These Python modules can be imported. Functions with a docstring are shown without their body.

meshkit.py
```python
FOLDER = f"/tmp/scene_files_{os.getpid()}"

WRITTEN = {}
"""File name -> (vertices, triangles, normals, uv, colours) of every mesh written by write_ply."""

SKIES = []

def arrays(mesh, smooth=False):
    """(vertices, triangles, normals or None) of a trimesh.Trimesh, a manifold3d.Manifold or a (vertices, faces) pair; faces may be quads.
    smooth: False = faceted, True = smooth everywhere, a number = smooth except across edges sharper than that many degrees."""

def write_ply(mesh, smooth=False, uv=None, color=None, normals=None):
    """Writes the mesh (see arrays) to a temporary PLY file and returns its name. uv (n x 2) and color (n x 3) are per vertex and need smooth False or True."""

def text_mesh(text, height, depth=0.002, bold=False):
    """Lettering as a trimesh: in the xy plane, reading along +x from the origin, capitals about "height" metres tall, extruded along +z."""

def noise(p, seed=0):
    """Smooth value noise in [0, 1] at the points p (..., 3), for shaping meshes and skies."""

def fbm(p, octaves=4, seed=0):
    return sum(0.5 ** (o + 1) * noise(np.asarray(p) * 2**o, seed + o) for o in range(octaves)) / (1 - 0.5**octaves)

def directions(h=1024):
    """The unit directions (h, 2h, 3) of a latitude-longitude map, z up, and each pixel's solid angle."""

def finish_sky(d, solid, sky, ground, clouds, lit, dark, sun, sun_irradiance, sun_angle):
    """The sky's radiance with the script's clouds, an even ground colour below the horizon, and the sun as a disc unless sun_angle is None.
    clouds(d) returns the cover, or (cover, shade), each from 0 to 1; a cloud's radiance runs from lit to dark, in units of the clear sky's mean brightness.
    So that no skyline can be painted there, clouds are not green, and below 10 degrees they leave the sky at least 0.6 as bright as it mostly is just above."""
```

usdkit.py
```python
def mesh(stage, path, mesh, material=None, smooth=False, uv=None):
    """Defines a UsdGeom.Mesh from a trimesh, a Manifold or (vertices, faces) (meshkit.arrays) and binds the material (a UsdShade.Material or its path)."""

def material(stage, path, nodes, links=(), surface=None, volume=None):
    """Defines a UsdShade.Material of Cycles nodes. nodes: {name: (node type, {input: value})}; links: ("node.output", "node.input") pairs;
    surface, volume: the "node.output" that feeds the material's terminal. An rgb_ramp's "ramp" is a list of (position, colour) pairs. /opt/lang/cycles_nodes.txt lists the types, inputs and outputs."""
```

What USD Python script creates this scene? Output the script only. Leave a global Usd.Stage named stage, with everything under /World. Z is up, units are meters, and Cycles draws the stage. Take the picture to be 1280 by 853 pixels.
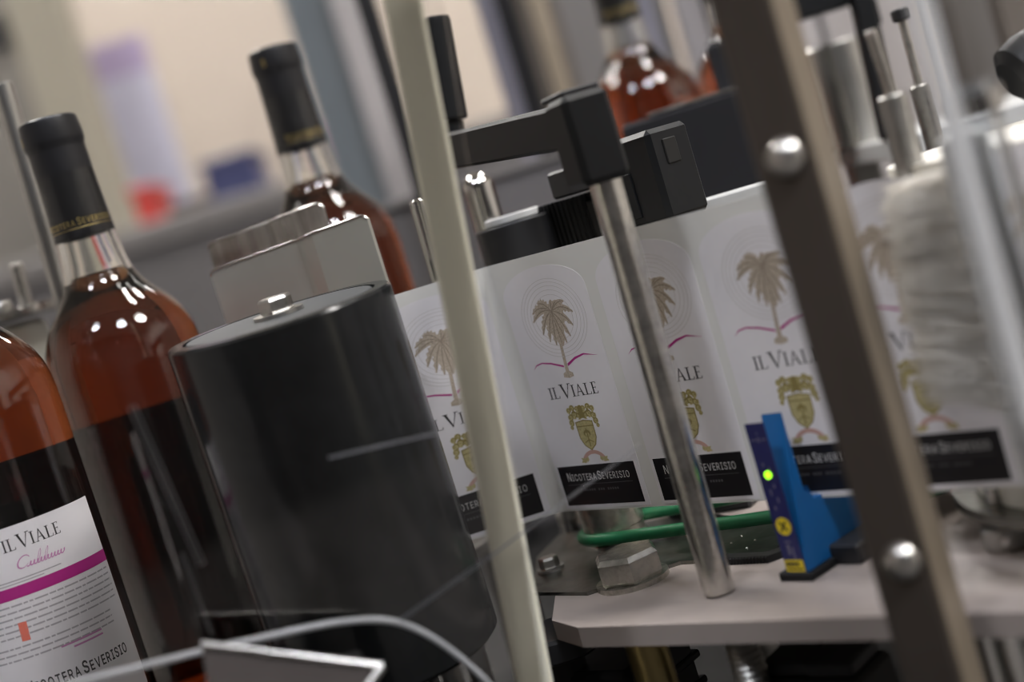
import math, random
import numpy as np, trimesh
import usdkit, meshkit
from pxr import Usd, UsdGeom, UsdLux, UsdShade, Gf, Sdf, Vt
from shapely.geometry import Polygon, LineString, Point, box as sbox
from shapely import affinity
from shapely.ops import unary_union

random.seed(7)
RNG = np.random.default_rng(7)
stage = Usd.Stage.CreateInMemory()
UsdGeom.SetStageUpAxis(stage, 'Z')
UsdGeom.SetStageMetersPerUnit(stage, 1.0)
UsdGeom.Xform.Define(stage, '/World')
UsdGeom.Scope.Define(stage, '/World/Looks')

# ------------------------------------------------------------------ camera
FPX = 50 / 36 * 1280
PITCH, ROLL = math.radians(5), math.radians(17)
R0, F = np.array([1, 0, 0.]), np.array([0, math.cos(PITCH), -math.sin(PITCH)])
U0 = np.array([0, math.sin(PITCH), math.cos(PITCH)])
RV = math.cos(ROLL) * R0 - math.sin(ROLL) * U0
UV = math.sin(ROLL) * R0 + math.cos(ROLL) * U0
EYE = np.array([0, 0, 1.2])
cam = UsdGeom.Camera.Define(stage, '/World/camera')
cam.CreateFocalLengthAttr(50.0)
cam.CreateHorizontalApertureAttr(36.0)
cam.CreateFStopAttr(3.6)
cam.CreateFocusDistanceAttr(0.615)
cam.CreateClippingRangeAttr(Gf.Vec2f(0.02, 100))
EXPOSURE = -0.32
cam.CreateExposureAttr(EXPOSURE)
M = np.eye(4)
M[0, :3], M[1, :3], M[2, :3], M[3, :3] = RV, UV, -F, EYE
UsdGeom.Xformable(cam).AddTransformOp().Set(Gf.Matrix4d(*[float(x) for x in M.ravel()]))


def P(x, y, d):
    """The world point that lies at depth d along the photograph's line of sight (x, y)."""
    return EYE + d * (F + (x - 640) / FPX * RV - (y - 426.5) / FPX * UV)


def onz(x, y, z):
    v = P(x, y, 1) - EYE
    return EYE + v * (z - EYE[2]) / v[2]


def upto(base, x, y):
    """The point straight above (or slightly off straight above) a base that is seen at (x, y)."""
    v = P(x, y, 1) - EYE
    v = v / np.linalg.norm(v)
    w = base - EYE
    Z = np.array([0, 0, 1.])
    a = np.array([[v @ v, -v @ Z], [v @ Z, -1.0]])
    b = np.array([v @ w, Z @ w])
    s, t = np.linalg.solve(a, b)
    return EYE + v * s


# ------------------------------------------------------------------ materials
def lin(r, g=None, b=None):
    c = np.array([r, g, b] if g is not None else [r, r, r], float) / 255
    return tuple(np.where(c <= .04045, c / 12.92, ((c + .055) / 1.055) ** 2.4))


MATS = {}


def mat(name, color, rough=.5, metal=0., noise=0., scale=60., bump=0., stretch=(1, 1, 1), spec=.5, coat=0., rvar=0., **kw):
    """Principled material; noise mottles its colour, bump gives fine relief, stretch makes grain."""
    n = {'p': ('principled_bsdf', dict(base_color=color, roughness=rough, metallic=metal, specular_ior_level=spec, coat_weight=coat, **kw))}
    l = []
    if noise or bump or rvar:
        n['t'] = ('texture_coordinate', {})
        n['m'] = ('mapping', dict(scale=stretch))
        n['n'] = ('noise_texture', dict(scale=scale, detail=5., roughness=.6))
        l += [('t.object', 'm.vector'), ('m.vector', 'n.vector')]
        if noise:
            c = np.array(color)
            n['r'] = ('rgb_ramp', dict(ramp=[(.25, tuple(c * (1 - noise))), (.75, tuple(np.minimum(c * (1 + noise), 1)))]))
            l += [('n.fac', 'r.fac'), ('r.color', 'p.base_color')]
        if bump:
            n['b'] = ('bump', dict(strength=bump, distance=.001))
            l += [('n.fac', 'b.height'), ('b.normal', 'p.normal')]
        if rvar:
            n['q'] = ('map_range', dict(from_min=.3, from_max=.7, to_min=max(rough - rvar, .02), to_max=rough + rvar))
            l += [('n.fac', 'q.value'), ('q.result', 'p.roughness')]
    MATS[name] = usdkit.material(stage, '/World/Looks/' + name, n, l, surface='p.BSDF')
    return MATS[name]


def emit(name, color, strength):
    MATS[name] = usdkit.material(stage, '/World/Looks/' + name, {'e': ('emission', dict(color=color, strength=strength))}, [], surface='e.emission')


mat('steel', (.66, .64, .60), .28, 1., noise=.12, scale=30, rvar=.08)
mat('brushed_steel', (.58, .57, .54), .3, 1., noise=.15, scale=90, stretch=(1, 1, .06), bump=.12, rvar=.08)
mat('plate_steel', (.60, .60, .53), .40, .55, noise=.05, scale=25, rvar=.03)
mat('chrome', (.75, .74, .72), .09, 1.)
mat('dull_steel', (.42, .41, .39), .38, 1., noise=.2, scale=50, rvar=.1)
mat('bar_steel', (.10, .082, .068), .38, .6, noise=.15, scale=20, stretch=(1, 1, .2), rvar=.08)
mat('bar_lit_side', lin(126, 114, 98), .42, .2, noise=.12, scale=20)  # paler tone paints the lit right face of the post
mat('zinc', (.46, .44, .39), .3, .9, noise=.1, scale=80, rvar=.1)
mat('brass', (.42, .32, .14), .3, 1., noise=.2, scale=40)
mat('black_plastic', lin(22, 23, 25), .42, spec=.3, noise=.15, scale=120, bump=.1)
mat('black_arm', lin(18, 19, 21), .5, spec=.3, noise=.12, scale=80)
mat('black_satin', lin(34, 34, 36), .38, noise=.1, scale=60)
mat('dark_guard', lin(38, 38, 41), .45, spec=.35, noise=.12, scale=15)
mat('void_steel', lin(30, 29, 28), .55, .3, noise=.25, scale=25)
mat('drum_rubber', lin(32, 34, 36), .17, noise=.25, scale=35, rvar=.03, spec=.4)
mat('dark_channel', lin(72, 66, 63), .6, 0., spec=.2, noise=.15, scale=25)
mat('drum_top', lin(50, 54, 57), .5, spec=.3, noise=.15, scale=40)
mat('painted_plate', lin(164, 153, 146), .5, noise=.06, scale=30, bump=.05)
mat('steel_sheet', (.20, .20, .18), .3, 1., noise=.2, scale=18, rvar=.1)
mat('cream_acrylic', lin(250, 246, 226), .35, noise=.02, scale=10)
mat('cream_edge', lin(205, 196, 150), .4)
mat('liner', lin(222, 220, 214), .42, coat=.15)
mat('label_paper', lin(229, 225, 226), .4, noise=.012, scale=300, coat=.15)
mat('label_shade', lin(38, 33, 31), .8)  # dark tone stands in for the shade behind the wine
mat('ring_print', lin(205, 200, 196), .45)
mat('palm_print', lin(182, 168, 150), .45, noise=.4, scale=1500)
mat('palm_dark', lin(142, 128, 112), .45, noise=.3, scale=1500)
mat('magenta_print', lin(176, 40, 128), .4)
mat('title_print', lin(52, 49, 48), .4)
mat('gold_print', lin(184, 172, 122), .4, 0., noise=.3, scale=1200)
mat('gold_dark', lin(138, 124, 72), .4)
mat('ribbon_print', lin(200, 160, 148), .45)
mat('black_print', lin(28, 26, 28), .32)
mat('white_print', lin(205, 203, 200), .5)
mat('grey_print', lin(82, 80, 82), .5)
mat('small_print', lin(168, 164, 166), .5)
mat('pink_script', lin(196, 130, 176), .5)
mat('red_stamp', lin(232, 120, 100), .5)
mat('capsule_foil', lin(24, 24, 27), .36, .0, noise=.2, scale=90, bump=.12)
mat('capsule_gold', (.55, .42, .16), .35, .9)
mat('green_belt', lin(30, 104, 66), .42, noise=.1, scale=200)
mat('sensor_blue', lin(20, 92, 150), .42, noise=.05, scale=60)
mat('sensor_navy', lin(34, 36, 92), .35)
mat('sensor_yellow', lin(226, 200, 40), .45)
mat('sensor_print', lin(112, 108, 128), .5)
emit('led', (.35, 1.0, .02), 3.0)
mat('wall_paint', lin(196, 184, 172), .9, noise=.03, scale=2)
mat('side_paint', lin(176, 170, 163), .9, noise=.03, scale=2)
mat('dark_paint', lin(58, 56, 55), .9, noise=.03, scale=2)
mat('ceiling_paint', lin(190, 188, 184), .9)
mat('floor_paint', lin(112, 108, 104), .5, noise=.08, scale=3)
mat('bench_grey', lin(106, 103, 103), .6, noise=.08, scale=6)
mat('column_grey', lin(132, 128, 122), .7, noise=.06, scale=4)
mat('olive_panel', lin(170, 164, 148), .7)
mat('locker_blue', lin(138, 146, 150), .6)
mat('banner_white', lin(206, 205, 224), .7)
mat('banner_lilac', lin(186, 170, 204), .7)
mat('red_plastic', lin(200, 60, 54), .5)
mat('navy_plastic', lin(62, 66, 106), .5)
mat('brown_card', lin(92, 78, 70), .8)
mat('pink_card', lin(196, 150, 168), .8)
mat('lilac_card', lin(190, 184, 206), .8)
mat('lilac_steel', lin(150, 148, 160), .35, .4)
mat('taupe_panel', lin(110, 102, 94), .5, .2)
mat('tan_strip', lin(160, 146, 126), .5, .2)
mat('grey_panel', lin(134, 130, 128), .5, .2)
mat('pale_panel', lin(190, 184, 182), .6)
mat('rear_table', lin(196, 196, 194), .5)
mat('reel_paper', lin(226, 222, 212), .6, noise=.05, scale=300)
mat('lamp_housing', lin(220, 220, 218), .5)
emit('lamp_light', (1.0, .965, .93), 62.0)
emit('lamp_cool', (.88, .91, 1.0), 72.0)

usdkit_m = usdkit.material
MATS['bristle'] = usdkit_m(stage, '/World/Looks/bristle', {'d': ('diffuse_bsdf', dict(color=lin(254, 251, 246))), 'u': ('translucent_bsdf', dict(color=lin(254, 251, 245))), 'x': ('mix_closure', dict(fac=.45))}, [('d.BSDF', 'x.closure1'), ('u.BSDF', 'x.closure2')], surface='x.closure')
MATS['glass'] = usdkit_m(stage, '/World/Looks/glass', {'p': ('principled_bsdf', dict(base_color=(.97, .98, .97), roughness=0.0, ior=1.5, transmission_weight=1.0))}, [], surface='p.BSDF')
MATS['wine'] = usdkit_m(stage, '/World/Looks/wine', {
    'p': ('principled_bsdf', dict(base_color=(1, 1, 1), roughness=0.0, ior=1.34, transmission_weight=1.0)),
    'v': ('absorption_volume', dict(color=(.87, .44, .02), density=68.0))}, [], surface='p.BSDF', volume='v.volume')


def pane_mat(name, tint, base, gloss=.03, haze=0.0):
    n = {'t': ('transparent_bsdf', dict(color=tint)), 'g': ('glossy_bsdf', dict(color=(1, 1, 1), roughness=gloss)),
         'f': ('fresnel', dict(IOR=1.45)), 'x': ('mix_closure', {})}
    l = [('t.BSDF', 'x.closure1'), ('g.BSDF', 'x.closure2'), ('f.fac', 'x.fac')]
    out = 'x.closure'
    if haze:
        n['d'] = ('diffuse_bsdf', dict(color=(.8, .8, .8)))
        n['y'] = ('mix_closure', dict(fac=haze))
        l += [('x.closure', 'y.closure1'), ('d.BSDF', 'y.closure2')]
        out = 'y.closure'
    MATS[name] = usdkit_m(stage, '/World/Looks/' + name, n, l, surface=out)


pane_mat('acrylic_pane', (.97, .97, .97), 0)
pane_mat('acrylic_side', (.95, .96, .97), 0, haze=.72)
pane_mat('clear_plastic', (.95, .96, .97), 0, haze=.05)
pane_mat('pane_line', (.8, .8, .82), 0, gloss=.3, haze=.012)
pane_mat('polished_edge', (.75, .77, .78), 0, gloss=.2, haze=.45)

# ------------------------------------------------------------------ scene helpers
USED = {}


def fresh(parent, name):
    k = (str(parent), name)
    n = USED.get(k, 0)
    USED[k] = n + 1
    return f'{parent}/{name}' + (f'_{n:03d}' if n else '')


BASE = {}


def tag(prim, label=None, cat=None, group=None, kind=None):
    for k, v in (('label', label), ('category', cat), ('group', group), ('kind', kind)):
        if v:
            prim.SetCustomDataByKey(k, v)
    return prim


def thing(name, label, cat, base, group=None, kind=None):
    path = fresh('/World', name)
    x = UsdGeom.Xform.Define(stage, path)
    base = np.asarray(base, float)
    x.AddTranslateOp().Set(Gf.Vec3d(*map(float, base)))
    BASE[path] = base
    return tag(x.GetPrim(), label, cat, group, kind)


def part(parent, name, mesh, m, smooth=35, label=None, kind=None, local=False):
    """A mesh (given in world coordinates unless local) as a child of a thing or of a part."""
    ppath = str(parent.GetPath())
    path = fresh(ppath, name)
    if isinstance(mesh, (list, tuple)):
        mesh = trimesh.util.concatenate(list(mesh))
    b = BASE[ppath]
    mesh = mesh.copy()
    if not local:
        mesh.apply_translation(-b)
    u = usdkit.mesh(stage, path, mesh, MATS[m], smooth=smooth)
    BASE[path] = b
    return tag(u.GetPrim(), label, kind=kind)


def struct(name, mesh, m, label):
    path = fresh('/World', name)
    u = usdkit.mesh(stage, path, mesh, MATS[m], smooth=False)
    return tag(u.GetPrim(), label, kind='structure', cat=name.split('_')[0])


def copy_thing(root, loc, label, group=None, yaw=0):
    was = root.GetCustomData()
    path = fresh('/World', root.GetName())
    x = UsdGeom.Xform.Define(stage, path)
    x.GetPrim().GetReferences().AddInternalReference(root.GetPath())
    x.ClearXformOpOrder()
    x.AddTranslateOp(opSuffix='place').Set(Gf.Vec3d(*map(float, loc)))
    x.AddRotateZOp(opSuffix='turn').Set(float(yaw))
    x.GetPrim().SetInstanceable(True)
    return tag(x.GetPrim(), label, was.get('category'), group or was.get('group'))


# ------------------------------------------------------------------ shape helpers
def frame(axis, side=(1, 0, 0)):
    z = np.asarray(axis, float)
    z = z / np.linalg.norm(z)
    x = np.asarray(side, float)
    x = x - (x @ z) * z
    x /= np.linalg.norm(x)
    T = np.eye(4)
    T[:3, 0], T[:3, 1], T[:3, 2] = x, np.cross(z, x), z
    return T


def at(mesh, origin, axis=(0, 0, 1), side=(1, 0, 0)):
    T = frame(axis, side)
    T[:3, 3] = origin
    m = mesh.copy()
    m.apply_transform(T)
    return m


def lathe(prof, n=48):
    p = np.asarray(prof, float)
    m = trimesh.creation.revolve(p, sections=n)
    m.merge_vertices()
    m.fix_normals()
    return m


def cyl(p0, p1, r, n=32, ch=None, r2=None):
    """A rod from p0 to p1 with chamfered ends."""
    p0, p1 = np.asarray(p0, float), np.asarray(p1, float)
    L = np.linalg.norm(p1 - p0)
    r2 = r if r2 is None else r2
    ch = min(r * .18, L * .2) if ch is None else ch
    m = lathe([(0, 0), (r - ch, 0), (r, ch), (r2, L - ch), (r2 - ch, L), (0, L)], n)
    a = (p1 - p0) / L
    return at(m, p0, a, (1, 0, 0) if abs(a[0]) < .9 else (0, 1, 0))


def dome(p0, p1, r, n=32):
    """A rod whose far end is a hemisphere."""
    p0, p1 = np.asarray(p0, float), np.asarray(p1, float)
    L = np.linalg.norm(p1 - p0)
    pr = [(0, 0), (r, 0), (r, L - r)] + [(r * math.cos(a), L - r + r * math.sin(a)) for a in np.linspace(0, math.pi / 2, 9)[1:-1]] + [(0, L)]
    return at(lathe(pr, n), p0, p1 - p0)


def ring(r0, r1, h, n=48):
    m = lathe([(r0, 0), (r1, 0), (r1, h), (r0, h), (r0, 0)], n)
    return m


def cbox(dx, dy, dz, c=.0008):
    """A box from -d/2 to d/2 with chamfered edges."""
    c = min(c, dx * .3, dy * .3, dz * .3)
    v = []
    for sx in (-1, 1):
        for sy in (-1, 1):
            for sz in (-1, 1):
                x, y, z = sx * dx / 2, sy * dy / 2, sz * dz / 2
                v += [(x - sx * c, y - sy * c, z), (x - sx * c, y, z - sz * c), (x, y - sy * c, z - sz * c)]
    return trimesh.convex.convex_hull(np.array(v))


def boxat(center, dims, c=.0008, yaw=0., axis=(0, 0, 1)):
    m = cbox(*dims, c=c)
    s = (math.cos(yaw), math.sin(yaw), 0)
    return at(m, center, axis, s)


def boxz(x0, x1, y0, y1, z0, z1, c=.001):
    return boxat(((x0 + x1) / 2, (y0 + y1) / 2, (z0 + z1) / 2), (x1 - x0, y1 - y0, z1 - z0), c)


def prism(pts, z0, z1, bevel=0.0):
    m = trimesh.creation.extrude_polygon(Polygon([(p[0], p[1]) for p in pts]), z1 - z0, engine='earcut')
    m.apply_translation((0, 0, z0))
    return m


def hexhead(center, axis, across, h, side=(1, 0, 0)):
    """A hexagon bolt head or nut with the corners turned off."""
    r = across / 2 / math.cos(math.pi / 6)
    v = []
    for k in range(6):
        a = k * math.pi / 3
        for rr, z in ((r * .93, 0), (r, h * .14), (r, h * .82), (r * .88, h)):
            v.append((rr * math.cos(a), rr * math.sin(a), z))
    return at(trimesh.convex.convex_hull(np.array(v)), center, axis, side)


def sweep(pts, r, n=12, closed=False):
    """A round tube along a polyline."""
    p = np.asarray(pts, float)
    t = np.gradient(p, axis=0)
    if closed:
        t = np.roll(p, -1, 0) - np.roll(p, 1, 0)
    t /= np.linalg.norm(t, axis=1, keepdims=True)
    ref = np.array([0, 0, 1.])
    a = np.cross(t, np.where(np.abs(t[:, 2:]) < .9, ref, np.array([1., 0, 0])))
    a /= np.linalg.norm(a, axis=1, keepdims=True)
    b = np.cross(t, a)
    ang = np.arange(n) * 2 * np.pi / n
    rr = np.broadcast_to(r, (len(p),))
    v = (p[:, None] + rr[:, None, None] * (np.cos(ang)[None, :, None] * a[:, None] + np.sin(ang)[None, :, None] * b[:, None])).reshape(-1, 3)
    f = []
    N = len(p)
    for i in range(N if closed else N - 1):
        for j in range(n):
            q = [i * n + j, i * n + (j + 1) % n, ((i + 1) % N) * n + (j + 1) % n, ((i + 1) % N) * n + j]
            f += [(q[0], q[1], q[2]), (q[0], q[2], q[3])]
    if not closed:
        v = np.vstack([v, p[0], p[-1]])
        for j in range(n):
            f += [(len(v) - 2, (j + 1) % n, j), (len(v) - 1, (N - 1) * n + j, (N - 1) * n + (j + 1) % n)]
    m = trimesh.Trimesh(v, f, process=False)
    m.fix_normals()
    return m


def sheet(corners, t, c=.0004, nrm=None):
    """A flat plate: a polygon of 3-D points given a thickness t along its normal (away from the viewer)."""
    q = np.asarray(corners, float)
    o = q[0]
    x = q[1] - q[0]
    x /= np.linalg.norm(x)
    n = np.cross(q[1] - q[0], q[-1] - q[0])
    n /= np.linalg.norm(n)
    y = np.cross(n, x)
    pl = Polygon([((k - o) @ x, (k - o) @ y) for k in q]).buffer(0)
    m = trimesh.creation.extrude_polygon(pl, t, engine='earcut')
    T = np.eye(4)
    T[:3, 0], T[:3, 1], T[:3, 2], T[:3, 3] = x, y, n, o
    m.apply_transform(T)
    return m


# ------------------------------------------------------------------ levels (metres above the floor)
Z_DECK, Z_CONV, Z_SHELF, Z_WEB = .93, 1.008, 1.0335, 1.179

# ------------------------------------------------------------------ room
RX, RY0, RY1, RH = 3.6, -3.0, 5.2, 3.7
struct('floor', boxz(-RX, RX, RY0, RY1, -.1, 0), 'floor_paint', 'grey painted workshop floor')
struct('ceiling', boxz(-RX, RX, RY0, RY1, RH, RH + .1), 'ceiling_paint', 'pale ceiling of the bottling hall')
struct('wall_back', boxz(-RX, RX, RY1, RY1 + .1, 0, RH), 'wall_paint', 'cream wall far behind the machine')
struct('wall_front', boxz(-RX, RX, RY0 - .1, RY0, 0, RH), 'dark_paint', 'wall behind the viewer')
struct('wall_left', boxz(-RX - .1, -RX, RY0, RY1, 0, RH), 'side_paint', 'left wall of the hall')
struct('wall_right', boxz(RX, RX + .1, RY0, RY1, 0, RH), 'side_paint', 'right wall of the hall')


def ceiling_lamp(x, y, r, m, label):
    t = thing('ceiling_lamp', label, 'lamp', (x, y, RH - .12))
    part(t, 'housing', at(lathe([(r * .4, .12), (r * .5, .03), (r + .03, 0), (r + .03, -.012), (r, -.012), (r, -.004), (0, -.004), (0, .12)], 48), (x, y, RH - .12)), 'lamp_housing')
    part(t, 'diffuser', at(lathe([(0, -.010), (r - .002, -.010), (r - .002, -.005), (0, -.005)], 48), (x, y, RH - .12)), m)


for x_, y_, r_, m_, lb_ in ((-1.5, 1.5, .22, 'lamp_light', 'round ceiling lamp above and left of the machine, nearer one'), (-1.15, 2.2, .22, 'lamp_light', 'round ceiling lamp above and left of the machine, farther one'),
                            (1.0, 1.0, .17, 'lamp_light', 'round ceiling lamp above and right of the machine, nearer one'), (1.2, 1.9, .17, 'lamp_light', 'round ceiling lamp above and right of the machine, farther one'),
                            (-1.2, 3.8, .36, 'lamp_light', 'round ceiling lamp near the back wall, left one'), (1.2, 3.8, .36, 'lamp_light', 'round ceiling lamp near the back wall, right one'),
                            (-1.0, -.9, .24, 'lamp_cool', 'round ceiling lamp behind the viewer, left one'), (.8, -1.1, .34, 'lamp_cool', 'round ceiling lamp behind the viewer, right one, enlarged to brighten the cream post'),  # right lamp enlarged to brighten the cream post
                            (2.1, -.2, .46, 'lamp_light', 'unseen round ceiling lamp far to the right, added to brighten the post and brush')):  # added lamp with no known source, brightens the post side and brush
    ceiling_lamp(x_, y_, r_, m_, lb_)

# ------------------------------------------------------------------ machine base
t = thing('machine_cabinet', 'dark steel cabinet that carries the whole labelling machine', 'cabinet', (0, .8, 0))
part(t, 'cabinet', boxz(-.60, .66, .30, 1.42, .05, Z_DECK - .012, .004), 'void_steel')
part(t, 'deck_plate', boxz(-.62, .68, .28, 1.44, Z_DECK - .012, Z_DECK, .002), 'void_steel')
for sx in (-.55, .61):
    for sy in (.36, 1.36):
        part(t, 'foot', cyl((sx, sy, 0), (sx, sy, .05), .03), 'dull_steel')

# ------------------------------------------------------------------ bottles
def cylpatch(r, a0, a1, z0, z1, th=.00015, n=40):
    """A piece of paper bent round a bottle. Angle 0 faces local -y, angles grow to the right."""
    A = np.linspace(a0, a1, n)
    v, f = [], []
    for rr in (r, r + th):
        for a in A:
            v += [(rr * math.sin(a), -rr * math.cos(a), z0), (rr * math.sin(a), -rr * math.cos(a), z1)]
    o = 2 * n
    for i in range(n - 1):
        k = 2 * i
        f += [(o + k, o + k + 2, o + k + 3), (o + k, o + k + 3, o + k + 1), (k, k + 3, k + 2), (k, k + 1, k + 3),
              (k, k + 2, o + k + 2), (k, o + k + 2, o + k), (k + 1, o + k + 3, k + 3), (k + 1, o + k + 1, o + k + 3)]
    f += [(0, o, o + 1), (0, o + 1, 1), (o - 2, 2 * o - 1, 2 * o - 2), (o - 2, o - 1, 2 * o - 1)]
    return trimesh.Trimesh(v, f, process=False)


def onbottle(m, r, a0, z0, s=.001):
    """Wraps a flat mesh (mm, x right, y up, z out) on a cylinder of radius r."""
    m = m.copy()
    if len(m.faces) < 4000:
        m = trimesh.Trimesh(*trimesh.remesh.subdivide_to_size(m.vertices, m.faces, 4.0), process=False)
    v = m.vertices * s
    a = a0 + v[:, 0] / r
    rr = r + v[:, 2]
    m.vertices = np.stack([rr * np.sin(a), -rr * np.cos(a), z0 + v[:, 1]], 1)
    return m


def flat(poly, h=.04):
    """Thin extruded print from a shapely shape (mm)."""
    gs = [g for g in getattr(poly, 'geoms', [poly]) if g.area > 1e-4 and g.geom_type == 'Polygon']
    return trimesh.util.concatenate([trimesh.creation.extrude_polygon(g, h, engine='earcut') for g in gs])


def text_fit(txt, x0, x1, y, h, bold=False):
    m = meshkit.text_mesh(txt, h, .04, bold)
    b = m.bounds
    m.apply_translation((-b[0][0], 0, 0))
    m.apply_scale(((x1 - x0) / (b[1][0] - b[0][0]), 1, 1))
    m.apply_translation((x0, y, 0))
    return m


def smallcaps(x0, x1, y, H, h, bold=False, words=('NICOTERA', 'SEVERISIO')):
    """Words set with a tall first letter and small capitals after it, fitted between x0 and x1, each letter set with open spacing."""
    ms, x = [], 0
    for w in words:
        for k, ch in enumerate(w):
            m = meshkit.text_mesh(ch, H if k == 0 else h, .04, bold)
            m.apply_scale((.86, 1, 1))
            m.apply_translation((x - m.bounds[0][0], 0, 0))
            x = m.bounds[1][0] + h * .24
            ms.append(m)
        x += h * .18
    m = trimesh.util.concatenate(ms)
    b = m.bounds
    m.apply_scale(((x1 - x0) / (b[1][0] - b[0][0]), 1, 1))
    m.apply_translation((x0, y, 0))
    return m


def serif_letters(txt, x0, x1, y, H, h):
    """Hand-drawn flared roman capitals (only I, L, V, A, E are needed); H is the tall V, h the others."""
    st, th, sf = .13, .055, .05

    def rect(a, b, c, d):
        return sbox(a, b, c, d)

    def serif(xc, yy, w):
        return sbox(xc - w / 2, yy, xc + w / 2, yy + sf)
    G = {
        'I': ([rect(.11, 0, .11 + st, 1), serif(.175, 0, .34), serif(.175, 1 - sf, .34)], .36),
        'L': ([rect(.10, 0, .10 + st, 1), serif(.165, 1 - sf, .34), rect(.0, 0, .56, sf), Polygon([(.40, 0), (.58, 0), (.62, .22), (.57, .22), (.52, .05), (.40, .05)])], .62),
        'V': ([Polygon([(.06, 1), (.06 + st * 1.25, 1), (.47, .14), (.42, -.03)]), Polygon([(.80, 1), (.80 - th * 1.3, 1), (.41, -.03), (.46, .02)]), serif(.14, 1 - sf, .32), serif(.78, 1 - sf, .26)], .92),
        'A': ([Polygon([(.36, 1.03), (.42, 1.0), (.76, 0), (.76 - st * 1.2, 0)]), Polygon([(.36, 1.03), (.41, .9), (.13, 0), (.13 - th, 0)]), rect(.2, .32, .58, .32 + th), serif(.11, 0, .24), serif(.70, 0, .30)], .84),
        'E': ([rect(.10, 0, .10 + st, 1), rect(0, 0, .54, sf), rect(0, 1 - sf, .50, 1), rect(.12, .50, .42, .50 + sf), Polygon([(.40, 0), (.56, 0), (.60, .2), (.55, .2), (.50, .05), (.40, .05)]), rect(.46, .84, .51, 1), rect(.40, .43, .44, .62)], .62)}
    out, x = [], 0
    for ch in txt:
        if ch == ' ':
            x += .10 * h
            continue
        tall = ch == 'V'
        k = H if tall else h
        ps, w = G[ch]
        g = unary_union([p.buffer(0) for p in ps])
        out.append(affinity.translate(affinity.scale(g, k, k, origin=(0, 0)), x, -(H - h) * .25 if tall else 0))
        x += w * k * (.92 if tall else 1) + .05 * h
    g = unary_union(out)
    b = g.bounds
    g = affinity.translate(affinity.scale(g, (x1 - x0) / (b[2] - b[0]), 1, origin=(b[0], 0)), x0 - b[0], y)
    return g


GLASS_OUT = [(0, .003), (.012, .0035), (.028, .0015), (.034, 0), (.0368, .0012), (.038, .004), (.0382, .012), (.0381, .172), (.0379, .178), (.0373, .184), (.0360, .190),
             (.0338, .1955), (.0308, .2005), (.0272, .2050), (.0236, .2090), (.0206, .2130), (.0184, .2170), (.0169, .2215), (.0160, .2270), (.0152, .236), (.0146, .25), (.0136, .284), (.0136, .297)]
GLASS_IN = [(.0095, .297), (.0095, .284), (.0106, .25), (.0114, .236), (.0124, .2270), (.0136, .2215), (.0153, .2170), (.0176, .2130), (.0206, .2090), (.0242, .2050),
            (.0278, .2005), (.0308, .1955), (.0330, .190), (.0343, .184), (.0349, .178), (.0351, .172), (.0352, .016), (.034, .009), (.028, .0075), (.014, .011), (0, .013)]
WINE = [(0, .0132), (.014, .0112), (.028, .0077), (.034, .0092), (.0354, .016), (.0353, .172), (.0351, .178), (.0345, .184), (.0332, .190), (.0310, .1955), (.0280, .2005),
        (.0244, .2050), (.0208, .2090), (.0178, .2130), (.0155, .2170), (.0139, .2205), (.0131, .2218), (.0120, .2212), (0, .2212)]


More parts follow.
